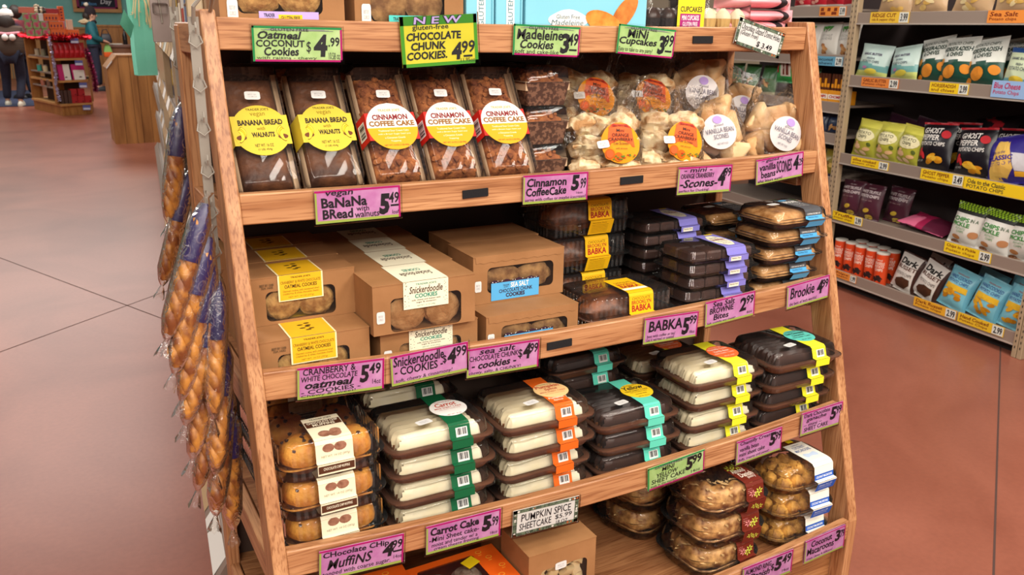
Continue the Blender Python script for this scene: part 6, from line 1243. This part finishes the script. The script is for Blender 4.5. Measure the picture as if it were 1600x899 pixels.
ba = thing('ornament_basket', 'bundle of brown and cream ornaments on the kiosk top', 'ornaments', (-.07, 13.85, 1.517), 0)
for k in range(9): MB().blob((-.06+.03*(k % 4), .03*(k//4), .03+.035*(k//4)), .035, .035, .03, k, .25, 10, 7).build('ornament', mat('ornament_dark', '#3A2A20', .7) if k % 2 else PM('#CDB79A'), ba, True)
RED = mat('red_foil', '#B3161E', .35)
for k in range(6):
    o = thing('candy_bag', 'red foil candy bag, %s from the left on the upper kiosk shelf' % ordn[k], 'candy bag', (.055+.071*k, 13.72+.03*k-.02*(k > 3), .862), .25, 'red candy bags on the kiosk'); ob_, S = pillow(o, 'bag', .085, .23, .022, [RED, PM('#D9404A')], k, .003, 10, 12, lambda u, v: 1 if .3 < v < .5 and .2 < u < .8 else 0)
PKM, CRM = PM('#C2286E'), PM('#E9E2D6')
for k, (x, w_, lab) in enumerate(((.13, .17, 'magenta chocolate box with cream band, left one on the kiosk'), (.33, .19, 'magenta chocolate box with cream band, right one on the kiosk'))):
    o = thing('chocolate_box', lab, 'chocolate box', (x, 13.73+.06*k, .533), .25, 'magenta chocolate boxes on the kiosk', (-.22, 0, .25)); MB().box(-w_/2, w_/2, 0, .05, 0, .24, c=.003).build('carton', PKM, o)
    P = Plane((-w_/2, -.001, 0), (w_, 0, 0), (0, 0, .24)); MB().rect(P, .45 if k == 0 else .1, 0, 1 if k == 0 else .95, 1 if k == 0 else .62).build('cream_band', CRM, o); MB().fan(P.up(.001), [(.6+.12*math.cos(a*PI/6), .14+.08*math.sin(a*PI/6)) for a in range(7)]).build('print', PM('#4A2A28'), o)
RBX = mat('red_box_card', '#A8141C', .5)
for k, (x, z) in enumerate(((.21, .181), (.31, .181), (.41, .181), (.215, .291), (.325, .291))): gift('red gift box on the lowest kiosk shelf, %s' % ('lower left', 'lower middle', 'lower right', 'upper left', 'upper right')[k], x, 13.70+.25*(x-.21), z, .098, .09, .108, RBX, ([(.75, .2, .12, .08)], '#3A0A12'), .25, group='red boxes on the lowest kiosk shelf')
for k in range(3): gift('dark chocolate box on the lowest kiosk shelf, %s from the left' % ordn[k], .045+.055*k, 13.68, .181, .05, .08, .20, FUDGE, None, .2, group='dark boxes on the lowest kiosk shelf')
for k, (x, y, z, c_) in enumerate(((-.20, 14.5, .88, '#C9BFA0'), (-.12, 14.2, .88, '#8A8A70'), (-.20, 14.5, .64, '#3FA898'), (-.12, 14.2, .64, '#D9C9A0'), (-.18, 14.4, .42, '#B3705A'), (-.10, 14.1, .42, '#7A5A4A'))):
    o = thing('small_tin', 'small tin on the kiosk side shelf, %s' % ('upper left', 'upper right', 'middle left', 'middle right', 'lower left', 'lower right')[k], 'tin', (x, y, z), 0, 'small tins on the kiosk side'); MB().lathe([(.035, 0), (.036, .09)], 12).build('can', mat('tin_'+c_[1:], c_, .4), o, True); MB().lathe([(.037, .09), (.037, .105)], 12).build('lid', STEEL, o, True)
def tinsel(lab, path, m, n, r, seed):
    o = MB(); rr = random.Random(seed)
    for k in range(n):
        f = rr.random()*(len(path)-1); i = int(f); p = Vector(path[i]).lerp(Vector(path[i+1]), f-i); d = Vector((rr.gauss(0, 1), rr.gauss(0, 1), rr.gauss(0, 1))).normalized(); s_ = d.orthogonal().normalized()*.006
        o.add([p-s_, p+s_, p+d*r+s_*.4, p+d*r-s_*.4], [(0, 1, 2, 3)])
    ob_ = o.build('tinsel_garland', m, None); tag(ob_, lab, 'garland', None, 'stuff'); return ob_
RTI = mat('red_tinsel', '#C20A22', .15, metal=.8); PTI = mat('plum_tinsel', '#A3305E', .2, metal=.7)
tinsel('red tinsel garland wound round the kiosk top', [(-.40, 15.0, 1.19), (-.2, 14.2, 1.16), (.0, 13.50, 1.18), (.2, 13.6, 1.17), (.46, 13.72, 1.18), (.55, 14.3, 1.17)], RTI, 1500, .055, 1)
tinsel('plum tinsel garland hanging down the right edge of the kiosk', [(.46, 13.70, 1.0), (.50, 13.72, .85), (.53, 13.74, .66), (.54, 13.74, .5), (.53, 13.74, .36)], PTI, 700, .05, 2)
tinsel('silver streamer hanging at the front corner of the kiosk', [(-.02, 13.45, 1.18), (-.01, 13.45, .9), (.0, 13.45, .62), (-.02, 13.45, .5), (.0, 13.45, .24)], mat('silver_tinsel', '#C9BFDA', .2, metal=.6), 320, .03, 3)

# ---------------------------------------------------------------- slanted-top cedar bin, mat, counter, chalkboard
CED = mat('cedar_plank', '#8F5C2A', .55, '#B57C40', 2.5, (5, 5, .7)); 
bi = thing('cedar_bin', 'cedar plank bin with slanted top at the end of the aisle', 'bin', (0, 9.8, 0))
xs = [.482, .60, .72, .79, .90, 1.02]
for i in range(5):
    x0, x1 = xs[i]+.002, xs[i+1]-.002; zt = lambda x: .88+.145*min(1, (x-.474)/.11)
    pr = [(x0, 0), (x1, 0), (x1, zt(x1)), (x0, zt(x0))]; dd = .03 if i < 3 else .01
    MB().loft([[(x, -dd+.03, z) for x, z in pr], [(x, .06, z) for x, z in pr]]).build('plank', CED, bi)
for i in range(4): MB().box(.474, .486, .03+.15*i, .03+.15*i+.147, 0, .885, c=.002).build('side_plank', CED, bi)
MB().loft([[(.470, -.01, .885), (.590, -.01, 1.035), (1.03, -.01, 1.035), (1.03, -.01, 1.022), (.592, -.01, 1.022), (.474, -.01, .872)], [(.470, .64, .885), (.590, .64, 1.035), (1.03, .64, 1.035), (1.03, .64, 1.022), (.592, .64, 1.022), (.474, .64, .872)]]).build('lid', CED, bi)
MB().add([(.468, -.012, .875), (.535, -.012, .958), (.535, -.012, .975), (.468, -.012, .893)], [(0, 1, 2, 3)]).build('edge_card', PM('#D9D6D6'), bi)
tag(MB().box(-2.2, -.33, 15.55, 19.5, 0.0005, .012).build('door_mat', mat('navy_mat', '#232A44', .9, '#2C3450', 40)), 'dark blue floor mat behind the kiosk', 'mat')
co = thing('service_counter', 'curved wooden service counter beneath the chalkboard', 'counter', (1.55, 20.6, 0))
MB().lathe([(.24, 0), (.25, .86)], 22).build('drum', mat('counter_brown', '#7E5238', .6, '#94684A', 3), co, True); MB().lathe([(.29, .86), (.30, .90), (.28, .92)], 24).build('top', mat('counter_top', '#8A6A5C', .4), co, True)
wbk = thing('cedar_rack', 'cedar board rack standing behind the counter', 'rack', (1.45, 21.6, 0))
for i in range(5): MB().box(-.50+.22*i, -.50+.22*i+.215, 0, .03, .0, 1.30, c=.004).build('plank', CED, wbk)
MB().box(-.52, .62, -.03, .06, 1.30, 1.34).build('cap', CED, wbk)
bo2 = thing('wine_bottle', 'black bottle standing on the service counter', 'bottle', (1.62, 20.5, .921)); MB().lathe([(.045, 0), (.05, .02), (.05, .2), (.018, .28), (.016, .36)], 14).build('glass', BTL, bo2, True); MB().lathe([(.017, .34), (.018, .37)], 10).build('cap', CAPG, bo2, True)
pap = thing('paper_pile', 'pile of cream paper on the service counter', 'papers', (1.42, 20.48, .921), .3); MB().box(-.12, .12, -.08, .08, 0, .012).build('lower_sheets', WHITE, pap); MB().box(-.10, .11, -.07, .075, .012, .022).build('upper_sheets', PM('#E4D6C0'), pap)
cbd = thing('chalkboard', 'framed chalkboard with coloured lettering on the teal wall', 'chalkboard', (1.34, 23.9, 1.64))
MB().box(-.50, .52, 0, .03, .09, .9).build('board', mat('slate', '#1E2230', .8), cbd)
for x0, x1, z0, z1 in ((-.56, .58, .0, .09), (-.56, -.47, .09, .95), (.49, .58, .09, .95)): MB().box(x0, x1, -.03, .03, z0, z1, c=.005).build('frame_board', KWL, cbd)
lt = MB(); P = Plane((-.47, -.001, .09), (.96, 0, 0), (0, 0, .8)); lt.rect(P, 0, 0, 1, .05, 0); lt.rect(P, 0, 0, .06, 1, 0); lt.rect(P, .94, 0, 1, 1, 0); lt.text('Madison', P, .12, .10, .48, .20, 1, .01, .2); lt.text('Day', P, .58, .10, .86, .30, 2, .01, .2); lt.build('chalk_lettering', [PM('#8A2A5A'), PM('#5AA0D9'), PM('#D9DDE2')], cbd)

# ---------------------------------------------------------------- people in the distance
SKIN = mat('skin', '#C99A82', .6)
def skin_mesh(name, verts, edges, mtl, parent, root=0, sub=2):
    me = bpy.data.meshes.new(name); me.from_pydata([v[0] for v in verts], edges, []); me.materials.append(mtl)
    o = bpy.data.objects.new(name, me); C.objects.link(o); o.parent = parent
    md = o.modifiers.new('skin', 'SKIN'); md.use_smooth_shade = True
    if not me.skin_vertices: me.skin_vertices.new() if hasattr(me.skin_vertices, 'new') else None
    for i, v in enumerate(verts):
        sv = me.skin_vertices[0].data[i]; r0 = v[1]; sv.radius = (r0, r0) if not isinstance(r0, tuple) else r0; sv.use_root = (i == root)
    ss = o.modifiers.new('smooth', 'SUBSURF'); ss.levels = sub; ss.render_levels = sub
    return o
def add_skin_layer(name, pts):
    return pts
def figure(lab, loc, rz, J, cols, height=1.68):
    """J: joints in body frame (x forward, y to the body's left, z up)"""
    o = thing('person', lab, 'person', loc, rz)
    V = [(J['pelvis'], .10), (J['spine'], .09), (J['chest'], .11), (J['neck'], .045), (J['chin'], .06), (J['head'], .088), (J['crown'], .06)]; E = [(0, 1), (1, 2), (2, 3), (3, 4), (4, 5), (5, 6)]
    for s_ in ('r', 'l'):
        sg = -1 if s_ == 'r' else 1
        b = len(V); V += [(J['sh_'+s_], .055), (J['el_'+s_], .042), (J['wr_'+s_], .027)]; E += [(2, b), (b, b+1), (b+1, b+2)]
        w0 = Vector(J['wr_'+s_]); d = (w0-Vector(J['el_'+s_])).normalized(); sd = Vector((0, -sg, 0)); sd = (sd-d*sd.dot(d)).normalized()
        p = len(V); V.append((tuple(w0+d*.075), .026)); E.append((b+2, p))
        for k in range(4):
            q = len(V); V += [(tuple(w0+d*.105+sd*(.024-.016*k)), .0095), (tuple(w0+d*(.150+.012*(1-abs(k-1.3)))+sd*(.026-.017*k)+Vector((0, 0, -.012))), .0075)]; E += [(p, q), (q, q+1)]
        q = len(V); V += [(tuple(w0+d*.06+sd*.042), .010), (tuple(w0+d*.095+sd*.058), .008)]; E += [(p, q), (q, q+1)]
        b = len(V); V += [(J['hip_'+s_], .085), (J['kn_'+s_], .055), (J['an_'+s_], .038), (J['to_'+s_], .035)]; E += [(0, b), (b, b+1), (b+1, b+2), (b+2, b+3)]
    skin_mesh('body', V, E, SKIN, o)
    # face: eyes, nose, mouth, ears
    h = Vector(J['head']); f = MB(); f.blob(tuple(h+Vector((.092, 0, -.018))), .016, .012, .02, 1, .05, 8, 6)
    for sg in (-1, 1): f.blob(tuple(h+Vector((0, sg*.09, -.01))), .02, .01, .03, 2, .05, 8, 6)
    f.build('nose_and_ears', SKIN, o, True)
    f = MB(); 
    for sg in (-1, 1): f.blob(tuple(h+Vector((.082, sg*.034, .008))), .008, .012, .008, 1, 0, 8, 6)
    f.blob(tuple(h+Vector((.078, 0, -.058))), .012, .024, .007, 1, 0, 8, 6, m=1); f.build('eyes_and_mouth', [PM('#2A1E1A'), PM('#A85A52')], o, True)
    # trousers
    V = [(J['pelvis'], (.150, .125))]; E = []
    for s_ in ('r', 'l'): b = len(V); V += [(J['hip_'+s_], .105), (J['kn_'+s_], .078), (tuple(Vector(J['an_'+s_])+Vector((0, 0, .02))), .066)]; E += [(0, b), (b, b+1), (b+1, b+2)]
    skin_mesh('trousers', V, E, cols['trousers'], o)
    # coat or sweater with sleeves
    ch, sp, pe = Vector(J['chest']), Vector(J['spine']), Vector(J['pelvis'])
    V = [(tuple(ch), (.165, .150)), (tuple(sp), cols.get('belly', (.165, .155))), (tuple(pe+Vector((0, 0, cols.get('hem', -.06)))), cols.get('hemr', (.18, .165))), (tuple(Vector(J['neck'])+Vector((0, 0, .0))), .075)]; E = [(0, 1), (1, 2), (0, 3)]
    for s_ in ('r', 'l'): b = len(V); V += [(J['sh_'+s_], .090), (J['el_'+s_], .075), (J['wr_'+s_], .050)]; E += [(0, b), (b, b+1), (b+1, b+2)]
    skin_mesh(cols['topname'], V, E, cols['top'], o)
    for s_ in ('r', 'l'):
        a, t_ = Vector(J['an_'+s_]), Vector(J['to_'+s_]); m = MB(); d = (t_-a); d.z = 0; d = d.normalized(); n = Vector((-d.y, d.x, 0)); c_ = a+d*.06
        rg = lambda z, k, kk=1: [tuple(Vector((c_.x, c_.y, 0))+d*(.15*kk*math.cos(q*PI/6))+n*(.052*k*math.sin(q*PI/6))+Vector((0, 0, z+a.z-.08))) for q in range(12)]
        m.loft([rg(.002, .95), rg(.03, 1), rg(.06, .85, .9), rg(.09, .65, .55)]).build('shoe', cols['shoe'], o, True)
    return o
# shopper in the teal coat, in profile
J = dict(pelvis=(0, 0, .90), spine=(.01, 0, 1.08), chest=(.0, 0, 1.25), neck=(.025, 0, 1.41), chin=(.065, 0, 1.465), head=(.045, 0, 1.545), crown=(.03, 0, 1.60),
 sh_r=(-.01, -.16, 1.33), el_r=(.03, -.21, 1.09), wr_r=(.20, -.14, 1.03), sh_l=(-.01, .16, 1.33), el_l=(.04, .21, 1.09), wr_l=(.21, .12, 1.05), hip_r=(0, -.09, .86), kn_r=(.03, -.095, .47), an_r=(-.02, -.10, .08), to_r=(.11, -.10, .04), hip_l=(0, .09, .86), kn_l=(.05, .09, .47), an_l=(.04, .09, .08), to_l=(.17, .09, .04))
DEN = mat('dark_denim', '#1A1D30', .85, '#20243A', 30)
p2 = figure('shopper in a teal coat and dark bobble hat standing in profile', (.86, 19.0, 0), 0, J, dict(trousers=DEN, top=mat('teal_coat', '#0F5560', .7, '#14606A', 12), topname='coat', shoe=mat('dark_shoe', '#15131A', .6), hem=-.10, hemr=(.185, .165)))
KN = mat('dark_knit', '#241A20', .95, bump=.6, bscale=60)
m = MB(); m.lathe([(.100, -.01), (.108, .02), (.106, .07), (.085, .13), (.04, .165), (.005, .17)], 16, 0, (.025, 0, 1.555)); m.build('knit_hat', KN, p2, True); MB().blob((-.03, 0, 1.745), .045, .045, .042, 4, .15, 12, 9).build('bobble', PM('#CFC3B0'), p2, True)
FUR = mat('cream_fur', '#D9C4A0', .95, '#C9AE86', 60, bump=1, bscale=120)
MB().blob((-.10, 0, 1.40), .12, .15, .055, 5, .2, 16, 10).build('fur_hood', FUR, p2, True); MB().blob((.06, 0, 1.40), .07, .085, .05, 6, .1, 12, 8).build('scarf', KN, p2, True)
MB().blob((-.06, 0, 1.52), .07, .085, .09, 6, .1, 12, 8).build('hair', mat('dark_hair', '#241712', .6), p2, True)
pu = thing('handbag', 'dark handbag held in front of the teal coat', 'bag', (1.125, 18.98, .98)); MB().loft([rrect(0, 0, 0, .10, .05, .03), rrect(0, 0, .04, .115, .06, .03), rrect(0, 0, .17, .09, .04, .03), rrect(0, 0, .19, .07, .02, .02)]).build('pouch', mat('bag_dark', '#1E1A24', .5), pu, True); MB().tube([(-.08, 0, .18), (-.05, 0, .26), (.02, 0, .28), (.07, 0, .18)], .009, 8).build('handle', mat('bag_dark', '#1E1A24', .5), pu, True)
sbag = thing('shopping_bag', 'green and orange shopping bag hanging below the handbag', 'bag', (1.13, 18.96, .70)); m = MB(); m.loft([rrect(0, 0, 0, .075, .05, .02), rrect(0, 0, .02, .085, .06, .02), rrect(0, 0, .10, .085, .06, .02)], True, False, 0); m.loft([rrect(0, 0, .10, .085, .06, .02), rrect(0, 0, .2, .06, .04, .02), rrect(0, 0, .25, .03, .015, .01)], False, True, 1); m.build('sack', [PM('#D9602A'), PM('#7AA85A')], sbag, True); MB().tube([(-.02, 0, .24), (-.01, 0, .29), (.01, 0, .29), (.02, 0, .24)], .006, 6).build('handle', PM('#7AA85A'), sbag)
# shopper in the brown sweater, back turned
J1 = dict(pelvis=(0, 0, .86), spine=(.03, 0, 1.02), chest=(.05, 0, 1.17), neck=(.09, 0, 1.31), chin=(.15, 0, 1.36), head=(.12, 0, 1.44), crown=(.11, 0, 1.50),
 sh_r=(.05, -.19, 1.24), el_r=(.10, -.27, 1.00), wr_r=(.32, -.20, .98), sh_l=(.05, .19, 1.24), el_l=(.10, .27, 1.00), wr_l=(.32, .20, .98), hip_r=(0, -.11, .82), kn_r=(.06, -.10, .45), an_r=(-.12, -.06, .08), to_r=(.0, -.07, .03), hip_l=(0, .11, .82), kn_l=(.12, .14, .45), an_l=(.10, .17, .08), to_l=(.22, .18, .03))
p1 = figure('shopper in a striped brown sweater and dark jeans seen from behind', (-.60, 15.72, 0), PI/2-.15, J1, dict(trousers=DEN, top=mat('brown_sweater', '#3A2B22', .9, '#4C3A2E', 3, (.3, .3, 16)), topname='sweater', shoe=mat('white_sneaker', '#D9D2C0', .6), belly=(.25, .21), hem=-.13, hemr=(.235, .20)))
MB().blob((.07, 0, 1.36), .115, .125, .16, 3, .08, 16, 12).build('hair', mat('dark_hair', '#241712', .6), p1, True); MB().lathe([(.11, 0), (.115, .03), (.09, .09), (.03, .12)], 16, 0, (.11, 0, 1.48)).build('white_hat', PM('#DDD8D4'), p1, True); MB().blob((.10, 0, 1.62), .035, .035, .035, 4, .2, 10, 8).build('bobble', WHITE, p1, True)
MB().tube([(-.06, -.20, 1.21), (-.10, -.10, 1.20), (-.11, 0, 1.19), (-.10, .10, 1.20), (-.06, .20, 1.21)], .022, 8).build('pink_trim', PM('#C98A96'), p1, True)
for y in (-.09, .02): MB().blob((-.15, y, 1.135), .05, .05, .055, 7, .08, 12, 9).build('pompom', PM('#E2DCD6'), p1, True)
# a third shopper mostly hidden behind the kiosk
p3 = figure('shopper in navy and red mostly hidden behind the kiosk', (-.44, 17.2, 0), PI/2+.9, J, dict(trousers=DEN, top=mat('navy_jacket', '#1E2238', .8, '#7A2428', 4), topname='jacket', shoe=mat('dark_shoe', '#15131A', .6)))
MB().blob((.02, 0, 1.56), .112, .108, .12, 8, .08, 14, 10).build('hair', mat('dark_hair', '#241712', .6), p3, True)

# ---------------------------------------------------------------- everything on a shelf follows the bow of its board
bpy.context.view_layer.update()
for o in list(SC.objects):
    if o.parent or o.type == 'CAMERA' or o.type == 'LIGHT' or o.get('kind') or o.name.startswith(('price_sign', 'display_rack', 'braided', 'clip_strip', 'aisle', 'packet', 'bottle', 'snack', 'chip', 'shelf_tag')): continue
    x, y, z = o.location
    if not (0 < x < 1.33 and -.35 < y < .30): continue
    for i in range(5):
        if z > BZ[i]-.006: o.location.z -= sag(i, x); break
